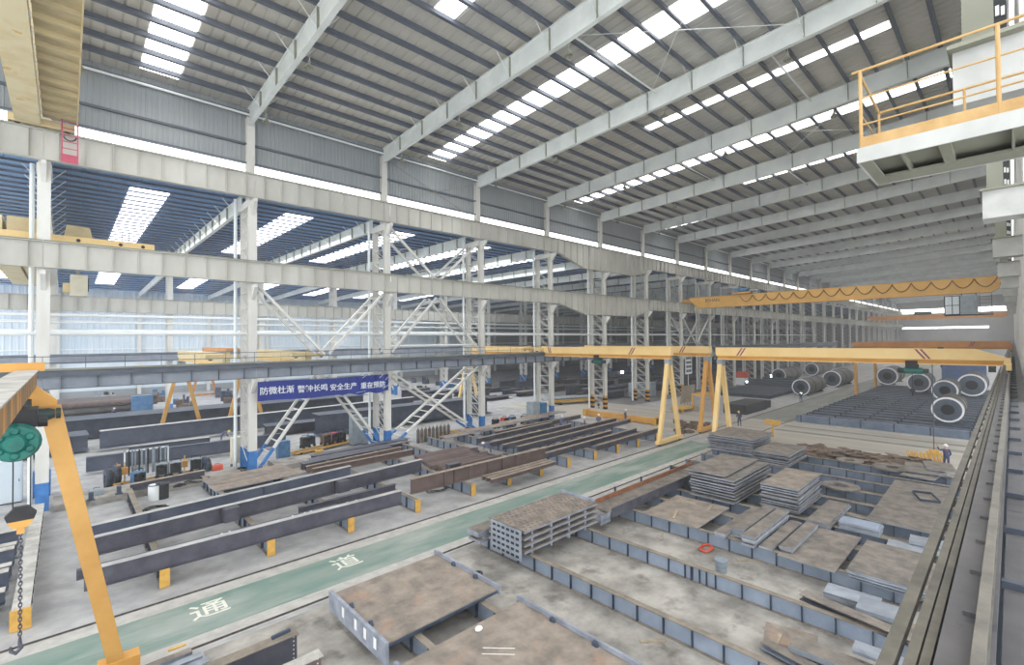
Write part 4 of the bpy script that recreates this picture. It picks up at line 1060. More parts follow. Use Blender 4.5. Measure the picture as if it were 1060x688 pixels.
for i,(x,y) in enumerate(((9.6,10.9),(9.8,11.1))):
    b = MB(); b.box(-.5,.5,-.012,.012,0,.004); o = b.build('chalk_line', 'paint_w', None, (x,y,.861)); o.rotation_euler=(0,0,-.8); tag(o,'chalk line drawn on the deck panel with a low lip, %s of two' % ORD[i],'mark','chalk lines')
b = MB(); b.ring((0,0),.1,.2,'z',0,.14,14); tag(b.build('rubber_coil','tyre',None,(13.3,16.4,.005)), 'black rubber ring on the floor beside the chalk marked deck panel', 'ring')
for i,(x,y) in enumerate(((7.9,18.35),(10.7,18.3))):
    b = MB(); b.box(-.05,.05,-.05,.05,0,.35); b.box(-.05,.3,-.05,.05,.33,.38); tag(b.build('floor_stop','stiff',None,(x,y,.005)),'small dark floor stop at the walkway edge behind the chalk marked panel, %s of two' % ORD[i],'stop','floor stops')
# ------------------------------------------------------------------ stack of grating panels
t0 = 'the stack of dimpled panels on the bench beams'
zs = [.68, .98, 1.28, 1.58, 1.88]
for i, z in enumerate(zs[:-1]):
    nm = ('lowest','second from below','third from below','topmost')[i]
    t = thing('dimpled_panel', 'dimpled steel panel in the stack on the bench beams, %s' % nm, 'panel', (14.95, 15.15, z+.12), 0, 'dimpled panels')
    b = MB(); b.box(0,5.4,0,2.45,.06,.12); b.build('panel_sheet', 'plate', t)
    b = MB(); b.box(0,5.4,.0,.03,.0,.06); b.box(0,5.4,2.42,2.45,.0,.06); b.box(0,.03,.03,2.42,0,.06); b.box(5.37,5.4,.03,2.42,0,.06); b.build('edge_angle', 'plate_edge', t)
    for q in range(4):
        b = MB(); b.box(.5+1.3*q,.62+1.3*q,.05,2.4,-.18,.06); b.build('spacer_foot', 'plate_edge', t)
    if i == 3:
        b = MB()
        for u in range(17):
            for v in range(9):
                b.tube([(.25+.3*u+.1*(v%2), .15+.26*v, .12),(.25+.3*u+.1*(v%2), .15+.26*v, .135)], [.075,.05], 7)
        b.build('dimple_pattern', 'scrap', t)
        b = MB(); b.box(5.3,5.5,.2,2.5,.12,.24); b.build('end_bar', 'plate_edge', t)
b = MB(); b.box(-.29,-.23,-.05,1.95,-1.1,.22); ep = b.build('end_plate', 'paleplate', t); ep['label'] = 'upright pale punched end plate'
b = MB()
for v in range(5):
    for u in range(6): b.box(-.315,-.29,.07+.31*u,.25+.31*u,-1.0+.26*v,-.9+.26*v)
b.build('punch_pattern', 'slot', ep)
stack('the short pile beside the punched end plate', 14.5, 15.9, 17.75, 18.6, .67, 4, .12, 0, jit=.08)
# ------------------------------------------------------------------ big rusty channel
t = thing('channel_beam', 'long rusty channel beam lying past the dimpled panel stack', 'beam', (21.6, 15.1, .70), 0)
b = MB(); b.box(0,12.6,0,1.5,0.22,.26); b.build('channel_web', 'plate', t)
b = MB(); b.box(0,12.6,-.03,.03,.0,.52); b.build('near_flange'.replace('near_','outer_'), 'darksteel', t)
b = MB(); b.box(-.2,12.6,1.47,1.53,.0,.52); b.build('rusty_flange', 'rustflange', t)
b = MB(); b.box(-.9,.0,.1,1.45,-.02,.02); b.box(-.9,0,.1,.14,-.2,.3); b.build('end_tongue', 'plate_edge', t)
for i, x in enumerate((23.6, 26.4, 29.6, 33.9)):
    b = MB(); b.box(-.06,.06,-.04,.04,0,.55); b.ball((0,0,.6),.08); tag(b.build('guard_stub','stiff',None,(x,18.2,0.005)),'short dark stub post between the channel beam and the walkway, %s along' % ORD[i],'post','stub posts')
# ------------------------------------------------------------------ steel lying beside the walkway, foremost
beam('deep dark girder with a bolt hole end lying at the walkway before the rusty panels', (-3.5,16.05), (5.45,16.0), 1.1, .42, .0, web='darksteel', top='benchtop', grp='girders at the frame edge', holes=True)
beam('lower girder with a bolt hole end beside the deep dark girder', (-3.5,14.5), (5.6,14.4), 1.1, .42, .0, web='brownsteel', top='dusty_top', grp='girders at the frame edge', holes=True)
b = MB(); b.box(-.28,.28,-.05,.05,0,.09); o = b.build('steel_clip','stiff',None,(5.0,16.1,1.1)); o.rotation_euler=(0,0,.1); tag(o,'small dark clip lying on the tip of the deep dark girder','clip')
for i,(x0,x1,y,z,w,m,lb) in enumerate(((-2,3.1,19.0,.0,.32,'plate','narrow brown flat lying on the floor rail before the girders'),(-2,3.3,18.5,.0,.3,'paleplate','pale flat with tabs lying beside the narrow brown flat'),(-2,3.4,18.05,.0,.34,'plate_edge','dark blue flat lying between the pale flat and the girders'),(-2,2.6,18.75,.12,.25,'plate','brown flat resting on top of the other flats'))):
    plate('steel_flat', lb, x0,x1,y-w/2,y+w/2,z+.052,.1,'flats by the walkway',m,.02)
b = MB(); b.box(-.25,.25,-.06,.06,0,.03); tag(b.build('yellow_flat','endyellow',None,(2.8,19.75,.01)),'short yellow strip lying on the walkway edge by the flats','strip')
# ------------------------------------------------------------------ floor bits
t = thing('steel_drum', 'small grey steel drum standing between the bench beams', 'drum', tuple(G(746.5, 592)), 0)
b = MB(); b.tube([(0,0,0),(0,0,.55)], .24, 18); b.build('shell', 'greycab', t)
b = MB(); b.ring((0,0),.22,.255,'z',.53,.57,18); b.ring((0,0),.235,.252,'z',.18,.2,18); b.ring((0,0),.235,.252,'z',.36,.38,18); b.build('rim', 'primer', t)
t = thing('hose_loop', 'small orange hose loop lying between the bench beams', 'hose', tuple(G(731, 568, .03)), 0)
b = MB(); b.tube([(.42*math.cos(q),.26*math.sin(q),.05+.03*math.sin(3*q)) for q in [2*PI*i/18 for i in range(19)]],.06,6); b.build('hose','redbox',t)
for i,(u,v,r,l) in enumerate(((785,580,-.75,2.0),(676,664,-.7,.9),(685,556,.4,.7),(806,662,.1,.7))):
    b = MB(); b.box(-l/2,l/2,-.06,.06,0,.06); o=b.build('timber_offcut','wood',None,tuple(G(u,v,.006))); o.rotation_euler=(0,0,r)
    tag(o,'timber offcut on the bay floor, '+('longest, before the slab bundles','beside the bench beam closest to the viewer','short one beyond the second bench beam','near the loose blue strip')[i],'timber','timber offcuts')
# ------------------------------------------------------------------ field of dark beams in the distance
for i in range(22):
    x = 66.2+2.6*i
    t = thing('bench_beam', 'dark beam in the field under the crossing crane, %s from the cross aisle' % ORD[i], 'beam', (x,3.0,0), 0, 'dark beam field')
    b = MB(); b.box(-.3,.3,0,15.6,.0,.62 if i else .8); b.build('beam_body','field' if i else 'primer_dk',t)
    if i < 12:
        for j in range(6):
            b = MB(); b.box(-.33,-.3,.05+3*j,.17+3*j,0,.82); b.box(-.33,.1,.05+3*j,.17+3*j,.62,.84); b.build('stop_post','stiff',t)
# ------------------------------------------------------------------ big pipes
def pipe(label, u, v, r, L, m='pipedark', z=0.0, X=None):
    p = G(u, v, z)
    t = thing('steel_pipe', label, 'pipe', (p.x, p.y, z), 0, 'large steel pipes')
    b = MB(); b.ring((0,r),r*.5,r*.97,'x',.12,L,28); b.build('pipe_shell',m,t)
    b = MB(); b.ring((0,r),r*.87,r,'x',0,.14,32); b.build('bright_rim','steelring',t)
    b = MB(); b.ring((0,r),r*.42,r*.87,'x',.03,.14,28); b.build('inner_ring','field',t)
    b = MB(); b.tube([(.10,0,r),(.14,0,r)],r*.45,20); b.build('bore','bore_shade',t)  # black disc closes the pipe, painted as the shade inside it
    for x in (L*.35, L*.75):
        b = MB(); b.ring((0,r),r*.97,r*1.03,'x',x,x+.2,28); b.build('girth_band',m,t)
    for x in (.5, L-.8):
        b = MB(); b.prism([(-r*.8,.0),(r*.8,.0),(r*.55,r*.22),(-r*.55,r*.22)],'x',x,x+.25); b.build('chock','stiff',t)
    return t
pipe('large steel pipe with bright rim lying foremost on the dark beam field',981,437,1.38,6,'pipedark',.86)
pipe('large steel pipe with bright rim just behind the foremost pipe',978,414.5,1.5,7,'pipedark',.86)
pipe('large steel pipe with bright rim beside the conductor rail end',1006,410,1.75,11,'pipedark',.86)
pipe('large steel pipe with bright rim under the green hoist',951,405.5,1.6,8,'pipedark',.86)
pipe('large steel pipe at the end of the dark beam field beside the grey lane',918.5,398,1.7,10,'pipedark',.86)
pipe('large steel pipe being worked on by the person with the torch',829,409,1.45,11)
pipe('large steel pipe lying further along the grey lane past the torch',861,400.5,1.7,12)
pipe('large steel pipe behind the bright arc light',806,395,1.55,12)
pipe('smaller steel pipe furthest back beside the shaded lane',840,388.5,1.7,14)
# ------------------------------------------------------------------ dark stock on the other side of the lane
for i in range(16):
    x = 87+1.15*i
    beam('dark stock beam stacked beyond the grey lane, %s from the cross aisle' % ORD[i], (x,28.4), (x,38.5), .6, .7, 0, web='field', top='runway_dk', grp='dark stock beams')
for i in range(8):
    x = 105.5+2.1*i
    beam('dark stock beam heaped far beyond the torch worker, %s along the lane' % ORD[i], (x,30), (x,39.5), .8+.3*(i%3), 1.2, 0, web='field', top='runway_dk', grp='dark stock beams far along')

for i,(x0,x1,y0,y1,z,rz,lb) in enumerate(((16.6,18.6,2.3,4.4,.012,.1,'rusty sheet lying on the floor before the brown topped lengths'),(20.2,22.4,2.4,4.9,.012,-.08,'rusty sheet lying on the floor between the bench ends by the ragged short pile'),(17.2,18.9,4.6,6.2,.012,.25,'small rusty sheet lying on the floor past the thin blue strip'))):
    plate('steel_sheet', lb, x0,x1,y0,y1,z,.02,'floor sheets','plate_rust',rz)
# ------------------------------------------------------------------ banner and floor lettering
t = thing('safety_banner', 'blue safety banner with white Chinese lettering tied between two laced columns', 'banner', (XK(1)+.1, 40.98, 0), 0)
xa, xb = .2, 11.62
def bz(x, top):    # slight sag, ragged end
    s = x/11.6
    return (7.22-.02*s+.04*math.sin(s*9)) if top else (5.70-.1*s+.03*math.sin(s*14)+(.10*math.sin(s*40) if s > .6 else 0))
b = MB(); n = 48
P = []
for i in range(n+1):
    x = xa+(xb-xa)*i/n; y = .05*math.sin(x*1.3)+(.06*math.sin(x*5) if x > 7.5 else 0)
    P += [(x,y,bz(x,False)),(x,y,bz(x,True)),(x,y+.02,bz(x,False)),(x,y+.02,bz(x,True))]
F = []
for i in range(n):
    a = 4*i; F += [(a,a+4,a+5,a+1),(a+3,a+7,a+6,a+2),(a+1,a+5,a+7,a+3),(a,a+2,a+6,a+4)]
b.poly(P, F); b.build('cloth', 'banner', t)
R90 = Matrix.Rotation(PI/2, 4, 'X')
for txt, xc, s in (('防微杜渐', 1.62, .66), ('警钟长鸣', 4.45, .64), ('安全生产', 7.13, .62), ('重在预防', 9.95, .62)):
    text_mesh('banner_lettering', txt, s, 'bannertext', t, Matrix.Translation((xc, -.125, 6.5-.02*xc)) @ R90, .02, .004)
b = MB(); b.tube([(0,.05,7.25),(11.7,.05,7.2)], .012, 5); b.build('tie_rope', 'black', t)
b = MB()
for x0, z0, l, a in ((8.9,7.05,.5,.5),(9.4,6.1,.55,.6),(10.6,6.95,.6,.7),(10.9,5.9,.7,.5),(8.3,5.75,.9,.1),(11.2,6.7,.4,.9)):
    b.bar((x0,-.13,z0),(x0+l*math.cos(a),-.13,z0+l*math.sin(a)),.02,.05,(0,1,0))
b.build('tear_mark', 'bannertext', t)
for ch, x, y, lb in (('通', 4.12, 21.65, 'white painted character on the green walkway next to the slanting yellow leg'), ('道', 9.65, 21.7, 'white painted character on the green walkway behind the chalk marked deck panel')):
    o = text_mesh('floor_lettering', ch, 1.35, 'char', None, Matrix.Scale(1.0, 4), .002, .008); o.location = (x, y, .014); tag(o, lb, 'lettering', 'walkway lettering')

# ------------------------------------------------------------------ people
def skin_mesh(name, verts, edges, radii):
    me = bpy.data.meshes.new(name); me.from_pydata(verts, edges, [])
    o = bpy.data.objects.new(name, me); C.objects.link(o)
    md = o.modifiers.new('skin', 'SKIN'); md.use_smooth_shade = True
    sv = me.skin_vertices[0].data
    for i, r in enumerate(radii): sv[i].radius = (r, r) if not isinstance(r, tuple) else r
    sv[0].use_root = True
    sd = o.modifiers.new('sub', 'SUBSURF'); sd.levels = 1; sd.render_levels = 1
    bpy.context.view_layer.update()
    m2 = bpy.data.meshes.new_from_object(o.evaluated_get(bpy.context.evaluated_depsgraph_get()))
    bpy.data.objects.remove(o); return m2
POSE = {
 # pelvis, chest, neck, head, (elbow, wrist) x2 , (knee, ankle) x2 ; facing +x, left = +y
 'stand': ((0,0,.95),(.02,0,1.36),(.03,0,1.50),(.05,0,1.64), ((-.02,.27,1.12),(.12,.24,.90)), ((-.02,-.27,1.12),(.14,-.22,.92)), ((.04,.11,.5),(.0,.12,.08)), ((.0,-.11,.5),(-.04,-.12,.08))),
 'work':  ((0,0,.93),(.10,0,1.33),(.15,0,1.46),(.22,0,1.58), ((.12,.29,1.10),(.40,.14,1.06)), ((.12,-.29,1.10),(.40,-.14,1.06)), ((.08,.12,.5),(.02,.13,.08)), ((-.02,-.12,.5),(-.1,-.13,.08))),
 'bend':  ((0,0,.90),(.38,0,1.14),(.50,0,1.18),(.63,0,1.16), ((.48,.24,.90),(.62,.14,.66)), ((.48,-.24,.90),(.66,-.14,.68)), ((.02,.12,.48),(-.04,.13,.08)), ((.0,-.12,.48),(-.1,-.13,.08))),
 'squat': ((-.12,0,.42),(.10,0,.80),(.16,0,.93),(.24,0,1.05), ((.22,.26,.60),(.44,.14,.50)), ((.22,-.26,.60),(.44,-.14,.50)), ((.28,.2,.52),(.02,.16,.08)), ((.28,-.2,.52),(.02,-.16,.08))),
 'raise': ((0,0,.95),(.03,0,1.36),(.04,0,1.50),(.06,0,1.64), ((.16,.34,1.34),(.18,.44,1.66)), ((.04,-.28,1.12),(.22,-.24,.94)), ((.04,.11,.5),(.0,.12,.08)), ((.0,-.11,.5),(-.04,-.12,.08))),
}
def person_parts(pose):
    pel, che, nec, hea, aL, aR, lL, lR = [tuple(Vector(q) for q in p) if isinstance(p[0], tuple) else Vector(p) for p in POSE[pose]]
    V = [pel]; E = []; R = [(.155,.125)]
    def add(p, r, par): V.append(p); R.append(r); E.append((par, len(V)-1)); return len(V)-1
    mid = add((pel+che)/2, (.15,.12), 0); ch = add(che, (.17,.13), mid); ne = add(nec, .065, ch)
    hd = add(hea-(hea-nec)*.25, .085, ne); ht = add(hea+(hea-nec).normalized()*.07, .09, hd)
    fwd = Vector((1,0,0)) if pose != 'bend' else Vector((.6,0,-.8))
    add(hea+fwd*.115-Vector((0,0,.01)), .014, hd)                       # nose
    for s, (el, wr) in ((1, aL), (-1, aR)):
        sh = add(che+Vector((0,s*.19,.06)), .075, ch); e = add(el, .055, sh); w = add(wr, .038, e)
        d = (wr-el).normalized(); palm = add(wr+d*.07, (.035,.022), w)
        sd = Vector((0,1,0)) if abs(d.y) < .8 else Vector((1,0,0)); sd = (sd-d*sd.dot(d)).normalized(); dn = d.cross(sd)
        for i in range(4):
            f0 = add(wr+d*.105+sd*(.03-.02*i), .010, palm); f1 = add(wr+d*(.145-.008*abs(i-1))+sd*(.032-.021*i)+dn*.012, .009, f0); add(wr+d*(.165-.010*abs(i-1))+sd*(.032-.021*i)+dn*.034, .008, f1)
        th = add(wr+d*.05+sd*.045, .011, palm); add(wr+d*.09+sd*.06+dn*.02, .009, th)
    for s, (kn, an) in ((1, lL), (-1, lR)):
        hp = add(pel+Vector((0,s*.10,-.06)), .10, 0); k = add(kn, .07, hp); a = add(an, .05, k); add(an+Vector((.15,0,-.03)), (.045,.035), a)
    me = skin_mesh('body', V, E, R)
    for nm in ('overall', 'skin', 'black'): me.materials.append(MT[nm])
    wr = [aL[1], aR[1]]
    for p in me.polygons:
        c = p.center; i = 0
        if (c-hea).length < .17 or (c-nec).length < .05: i = 1
        for w in wr:
            if (c-w).length < .06 or (c-w-(w-[aL,aR][wr.index(w)][0]).normalized()*.1).length < .11: i = 1
        if c.z < .13: i = 2
        p.material_index = i
    b = MB(); hm = hea+(hea-nec).normalized()*.055
    b.ball((hm.x, hm.y, hm.z+.05), .135, .12, .105, 14, 8)
    b.tube([(hm.x+.02, hm.y, hm.z+.015),(hm.x+.02, hm.y, hm.z+.035)], [.165,.14], 16)
    hel = bpy.data.meshes.new('helmet'); hel.from_pydata(b.v, [], b.f); hel.materials.append(MT['helmet']); hel.polygons.foreach_set('use_smooth', [True]*len(b.f))
    return me, hel
PM = {}
def person(label, loc, rz, pose, helmet='helmet', cloth='overall', scale=1.0):
    if pose not in PM: PM[pose] = person_parts(pose)
    t = thing('person', label, 'person', loc, rz, 'workers'); t.scale = (scale,)*3
    me = PM[pose][0]
    if cloth != 'overall': me = me.copy(); me.materials[0] = MT[cloth]
    h = PM[pose][1]
    if helmet != 'helmet': h = h.copy(); h.materials[0] = MT[helmet]
    for nm, m_ in (('body', me), ('helmet', h)):
        o = bpy.data.objects.new(nm, m_); C.objects.link(o); o.parent = t
    return t
def GP(u, v, z=0): p = G(u, v, z); return (p.x, p.y, z)
person('person in dark overalls and white helmet raising one arm by the yellow bar row', GP(980, 486), .5, 'raise', cloth='overall_dk', scale=1.08)
person('person in light grey blue overalls, white helmet, seen full length between dark bench beams', GP(605.5, 448.5), 2.3, 'stand')
person('person in purple blue overalls and white helmet standing by the yellow floor frame', (44.6,32.9,0), .5, 'work')
person('person in dark overalls and white helmet standing beyond the yellow floor frame', GP(647.5, 439), -.6, 'stand', cloth='overall_dk')
person('person with white helmet working over brown bars, half hidden by dark beams', (40.9,35.35,0), .2, 'work')
person('person crouching in pale clothes over the pale blue bench behind the tall brown girder', GP(508, 472, 0), 2.4, 'bend')
person('person in blue overalls with yellow helmet bending over beams behind the cream cabinet', GP(229, 459), -.2, 'bend', 'helmet_y')
person('person standing behind the banner start column in blue overalls', GP(277, 443), 1.2, 'stand')
person('person sitting on the dark platform under the banner', GP(336, 438.5), 2.8, 'squat')
person('person in dark blue overalls with yellow helmet beside the crossing crane leg', GP(765.5, 441), .6, 'work', 'helmet_y', 'overall_dk')
person('person cutting the rim of a large pipe with a torch beside the grey lane', GP(829, 416.5), .3, 'work', 'helmet_y', 'overall_dk')
person('person leaning over pipes far behind the slanting yellow leg', GP(94, 423), .4, 'bend')
person('person bending low at the far machine line behind the slanting yellow leg', GP(116, 431), .4, 'squat', cloth='overall_dk')
b = MB(); b.ball((0,0,0),.16); tag(b.build('torch_flame','flame',None,tuple(G(829,408,1.2)+Vector((-.0,.0,.1)))), 'glowing cutting torch flame at the pipe rim', 'flame')
for i,(u,v,s,lb) in enumerate(((799,389,.35,'blue white welding arc in front of the far pipe'),(644,385,.4,'blue white welding arc behind the columns with striped bases'),(773,395,.16,'small welding arc beside the red orange machine'))):
    b = MB(); b.ball((0,0,0),s); p = G(u,v+14); tag(b.build('welding_arc','flame',None,tuple(G(u,v,1.0))), lb, 'arc', 'welding arcs')

# ------------------------------------------------------------------ machines and gear along the column row
def cabinet(label, u, v, w, d, h, m='greycab', rz=0, cat='cabinet', legs=False, name='electric_cabinet'):
    p = G(u, v); t = thing(name, label, cat, (p.x, p.y, 0), rz, 'cabinets and machines')
    z0 = .35 if legs else .08
    b = MB(); b.box(-w/2,w/2,-d/2,d/2,z0,h); b.build('body', m, t)
    b = MB(); b.box(-w/2+.06,w/2-.06,-d/2-.02,-d/2,z0+.08,h-.08); dr = b.build('door', m, t)
    b = MB(); b.box(w/2-.16,w/2-.12,-d/2-.05,-d/2-.02,h*.5,h*.5+.18); b.build('handle','slot',dr)
    b = MB()
    if legs:
        for sx in (-1,1):
            for sy in (-1,1): b.box(sx*(w/2-.05)-.03,sx*(w/2-.05)+.03,sy*(d/2-.05)-.03,sy*(d/2-.05)+.03,0,z0)
    else: b.box(-w/2+.03,w/2-.03,-d/2+.03,d/2-.03,0,.08)
    b.build('stand', 'slot', t); return t
cabinet('cream electrical cabinet on legs beside the banner start column', 246, 483, 1.0, .5, 2.5, 'cabinet', legs=True)
cabinet('dark green welding machine at the foot of the banner start brace', 293, 474, 1.0, .7, 1.55, 'bluecab')
cabinet('tall grey cabinet under the ragged end of the banner', 368, 460, 1.0, .8, 3.0, 'greycab')
cabinet('second tall grey cabinet beside the banner end column', 378, 459, .8, .8, 2.6, 'greycab')
cabinet('blue grey cabinet pair beside the blue based column, first door', 552, 437, 1.2, 1.2, 2.6, 'greycab')
cabinet('blue grey cabinet pair beside the blue based column, second door', 560, 436, 1.0, 1.2, 2.4, 'bluecab')
cabinet('pale blue tank cabinet far behind the crossing legs of the beyond cranes', 147, 429, 2.4, 1.5, 2.8, 'bluecab')
cabinet('tall blue cabinet behind the slanting yellow leg', 43, 513, .9, .6, 1.75, 'bluebase')
cabinet('pale blue locker at the very edge beyond the hook block', 5, 521, 1.6, .8, 2.8, 'cladblue')
for i, (u, v) in enumerate(((657,411),(665,410.5),(673,410))):
    cabinet('grey blue crate pile behind the gantry leg, %s of the row' % ORD[i], u, v, 1.6, 1.5, 2.6-.3*(i%2), 'greycab', cat='crate', name='crate')
def welder(label, u, v, m='bluecab', z=0):
    p = G(u, v); t = thing('welding_machine', label, 'welding machine', (p.x, p.y, z), random.uniform(-.3,.3), 'welding machines')
    b = MB(); b.box(-.38,.38,-.3,.3,.2,1.05); b.build('case', m, t)
    b = MB(); b.box(-.34,.34,-.32,-.3,.26,.98); b.build('front_panel', 'slot', t)
    b = MB()
    for s in (-1,1): b.tube([(s*.28,-.34,.14),(s*.28,-.28,.14)],.14,10); b.tube([(s*.28,.28,.14),(s*.28,.34,.14)],.14,10)
    b.build('wheel','black',t)
    b = MB(); b.tube([(-.3,0,1.05),(-.3,0,1.25),(.3,0,1.25),(.3,0,1.05)],.03,6); b.build('handle','slot',t)
    b = MB()
    for k in range(4): b.ring((0,.75+.03*k),.16,.27-.01*k,'y',-.42-.05*k,-.37-.05*k,14)
    b.build('cable_coil','black',t); return t
for i, (u, v, m_, lb) in enumerate(((143,503,'bluecab','blue welding machine with coiled cables nearest the upright coil rack'.replace('nearest','beside')), (168,497,'greycab','grey welding machine second along the yellow trolley behind the benches'), (182,495,'greycab','grey welding machine third along the yellow trolley behind the benches'),
        (203,491,'greycab','grey welding machine at the end of the yellow trolley by the cream cabinet'), (322,464,'bluecab','blue welding machine under the banner middle'), (345,461,'redpaint','pink red welding machine under the banner'), (353,460,'black','black welding machine beside the pink red one'),
        (316,466.5,'black','black welding machine beside the blue one under the banner'), (337,463,'scrap','rusty welding machine between the blue and pink red ones'), (522,441,'redbox','red welding machine past the crossed braces'), (530,440,'bluecab','blue welding machine past the crossed braces'), (513,443,'black','dark welding machine past the crossed braces'), (543,439,'black','dark welding machine beside the blue grey cabinet pair'))):
    welder(lb, u, v, m_, .25 if 0 < i < 9 else 0)
# yellow trolley beds
for i, (u0,v0,u1,v1,lb) in enumerate(((118,507,213,489,'long yellow cable trolley bed carrying the welding machines behind the benches'),(303,472,372,456,'long yellow cable trolley bed under the banner'),(455,451,493,446,'yellow trolley bed behind the pale blue bench past the banner'))):
    p, q = G(u0,v0), G(u1,v1); t = thing('cable_trolley', lb, 'trolley', tuple(p), math.atan2(q.y-p.y,q.x-p.x), 'yellow cable trolleys'); L = (q-p).length
    b = MB(); b.box(0,L,-.5,-.4,.18,.34); b.box(0,L,.4,.5,.18,.34); b.box(0,.1,-.4,.4,.18,.34); b.box(L-.1,L,-.4,.4,.18,.34); b.build('frame','endyellow',t)
    b = MB(); b.box(0.1,L-.1,-.4,.4,.2,.24); b.build('bed_plate','benchtop',t)
    for x in (.5,L-.5):
        b = MB(); b.tube([(x,-.55,.14),(x,.55,.14)],.14,10); b.build('wheel_set','black',t)
# cable drums / upright coil rack
for i,(u,v,lb) in enumerate(((110,506,'upright dark cable reel beside the slanting yellow leg'),(119,502,'second upright dark cable reel behind the first'),(212,492,'upright black cable reel at the end of the yellow trolley'))):
    p = G(u,v); t = thing('cable_reel', lb, 'cable reel', (p.x,p.y,0), .1, 'cable reels')
    b = MB(); b.ring((0,.75),.25,.72,'x',-.08,.08,18); b.build('reel_disc','stiff',t)
    b = MB(); b.ring((0,.75),.15,.6,'x',.08,.3,18); b.build('cable_wrap','black',t)
    b = MB(); b.box(-.2,.4,-.45,.45,0,.08); b.box(-.12,-.06,-.05,.05,.08,.75); b.build('stand','stiff',t)
# hose bundle on a frame
p = G(152,493); t = thing('hose_rack', 'rack draped with grey hoses behind the blue welding machine', 'rack', (p.x,p.y,0))
b = MB(); b.box(-1.4,1.4,-.05,.05,2.1,2.2); b.box(-1.4,-1.3,-.05,.05,0,2.2); b.box(1.3,1.4,-.05,.05,0,2.2); b.build('rack_frame','pipe_w',t)
for i in range(12):
    b = MB(); x = -1.1+.2*i; b.tube([(x+.06*math.sin(3*i),-.12-.1*q*(1-q),2.2-1.9*(q if q<1 else 1)+.0) for q in [j/6 for j in range(7)]],.06,6); b.build('hose','greycab' if i%3 else 'black',t)
# orange posts
for i,(u,v,lb) in enumerate(((121,500,'thin orange marker post beside the cable reels'),(129,499,'orange box post beside the blue welding machine'),(191,491,'orange box post between the grey welding machines'))):
    p = G(u,v); t = thing('marker_post', lb, 'post', (p.x,p.y,0), 0, 'orange posts')
    b = MB(); b.tube([(0,0,0),(0,0,1.5)],.04,6); b.build('pole','endyellow',t)
    b = MB(); b.box(-.2,.2,-.15,.15,.6 if i else 1.2,1.1 if i else 1.35); b.build('box','yellow_deep',t)
# gas cylinders in a row
for i in range(9):
    p = G(433+3.9*i, 458.5-.7*i)
    t = thing('gas_cylinder', 'brown grey gas cylinder in the row at the banner end column, %s along' % ORD[i], 'gas cylinder', (p.x,p.y,0), 0, 'gas cylinders')
    b = MB(); b.tube([(0,0,0),(0,0,1.25),(0,0,1.4),(0,0,1.45)],[.17,.17,.09,.06],12); b.build('bottle','scrap' if i%2 else 'pipedark',t,smooth=False)
    b = MB(); b.tube([(0,0,1.45),(0,0,1.62)],.055,8); b.build('valve_cap','wood',t)
# brown plates bed behind
for i,(a,c,y0,y1,z) in enumerate(((27,33,38.2,39.4,.8),(30,37,38.6,40.0,.9),(36,43,39.0,40.6,.95),(40,47,39.6,41.2,1.0))):
    plate('brown_sheet', 'brown sheet pile behind the pale blue benches, %s from the crossed braces' % ORD[i], a,c,y0,y1,z,.1,'brown sheet piles','browntop',.03)
for i,(a,c,y,h) in enumerate(((13.5,21.5,38.6,.5),(14.5,24,39.6,.45),(15,24.5,40.6,.5))):
    beam('dark flat beam lying behind the benches under the banner, %s from them' % ORD[i],(a,y),(c,y+.5),h,.9,.35,web='darksteel',top='darksteel',grp='flat beams under the banner')
# concrete slab strip and rusty sheets behind the first benches
for xa_, xb_, lb in ((-.55,9.9,'grey dusty concrete plinth between the slanting leg column and the banner start column'),(12.4,16.2,'short grey dusty concrete plinth past the banner start column')):
    b = MB(); b.box(xa_,xb_,40.75,43.3,0,.42); tag(b.build('concrete_plinth','floor_bay'), lb, 'plinth', 'concrete plinths')
plate('brown_sheet','rusty brown sheet on the bench beside the dusty concrete plinth',7.0,12.4,37.2,39.4,.76,.08,'brown sheet piles','plate_rust',.08)
plate('brown_sheet','dark brown sheet under the rusty sheet by the plinth',7.0,12.9,35.6,37.4,.76,.06,'brown sheet piles','browntop',.05)
beam('dark beam resting aslant on the dusty concrete plinth',(3.2,41.2),(7.6,41.8),.45,.4,.42,web='darksteel',top='browntop',grp='plinth beams')
for i,(x,y,lb) in enumerate(((1.2,40.5,'small dark post stub on the plinth beside the slanting leg'),(2.6,40.9,'small dark post stub on the plinth past the slanting leg'))):
    b = MB(); b.box(-.12,.12,-.12,.12,0,.5); b.box(-.2,.2,-.2,.2,0,.06); tag(b.build('post_stub','stiff',None,(x,y,.43)),lb,'post','plinth stubs')
for i,(u,v,lb) in enumerate(((160,517,'white drum standing behind the blue dark beam'),(168,515.5,'black drum standing beside the white drum'))):
    p = G(u,v); t = thing('steel_drum',lb,'drum',(p.x,p.y,0),0,'drums')
    b = MB(); b.tube([(0,0,0),(0,0,1.0)],.36,16); b.build('shell','pipe_w' if i==0 else 'black',t)
    b = MB(); b.ring((0,0),.33,.38,'z',.97,1.02,16); b.build('rim','stiff',t)
# stacked pale beams at the frame edge beyond the first bench
for i in range(6):
    beam('pale topped beam piled at the edge beyond the hook chain, %s in' % ORD[i],(-9,27.5+1.5*i),(-1.7,27.5+1.5*i),.55+.25*(i%2),.5,.2,web='bluesteel',top='dusty_top',grp='beams at the edge')
plate('steel_plate','big dark blue plate at the edge below the hook chain',-9,-1.9,25.6,27.0,.6,.06,'loose plates','bluesteel')
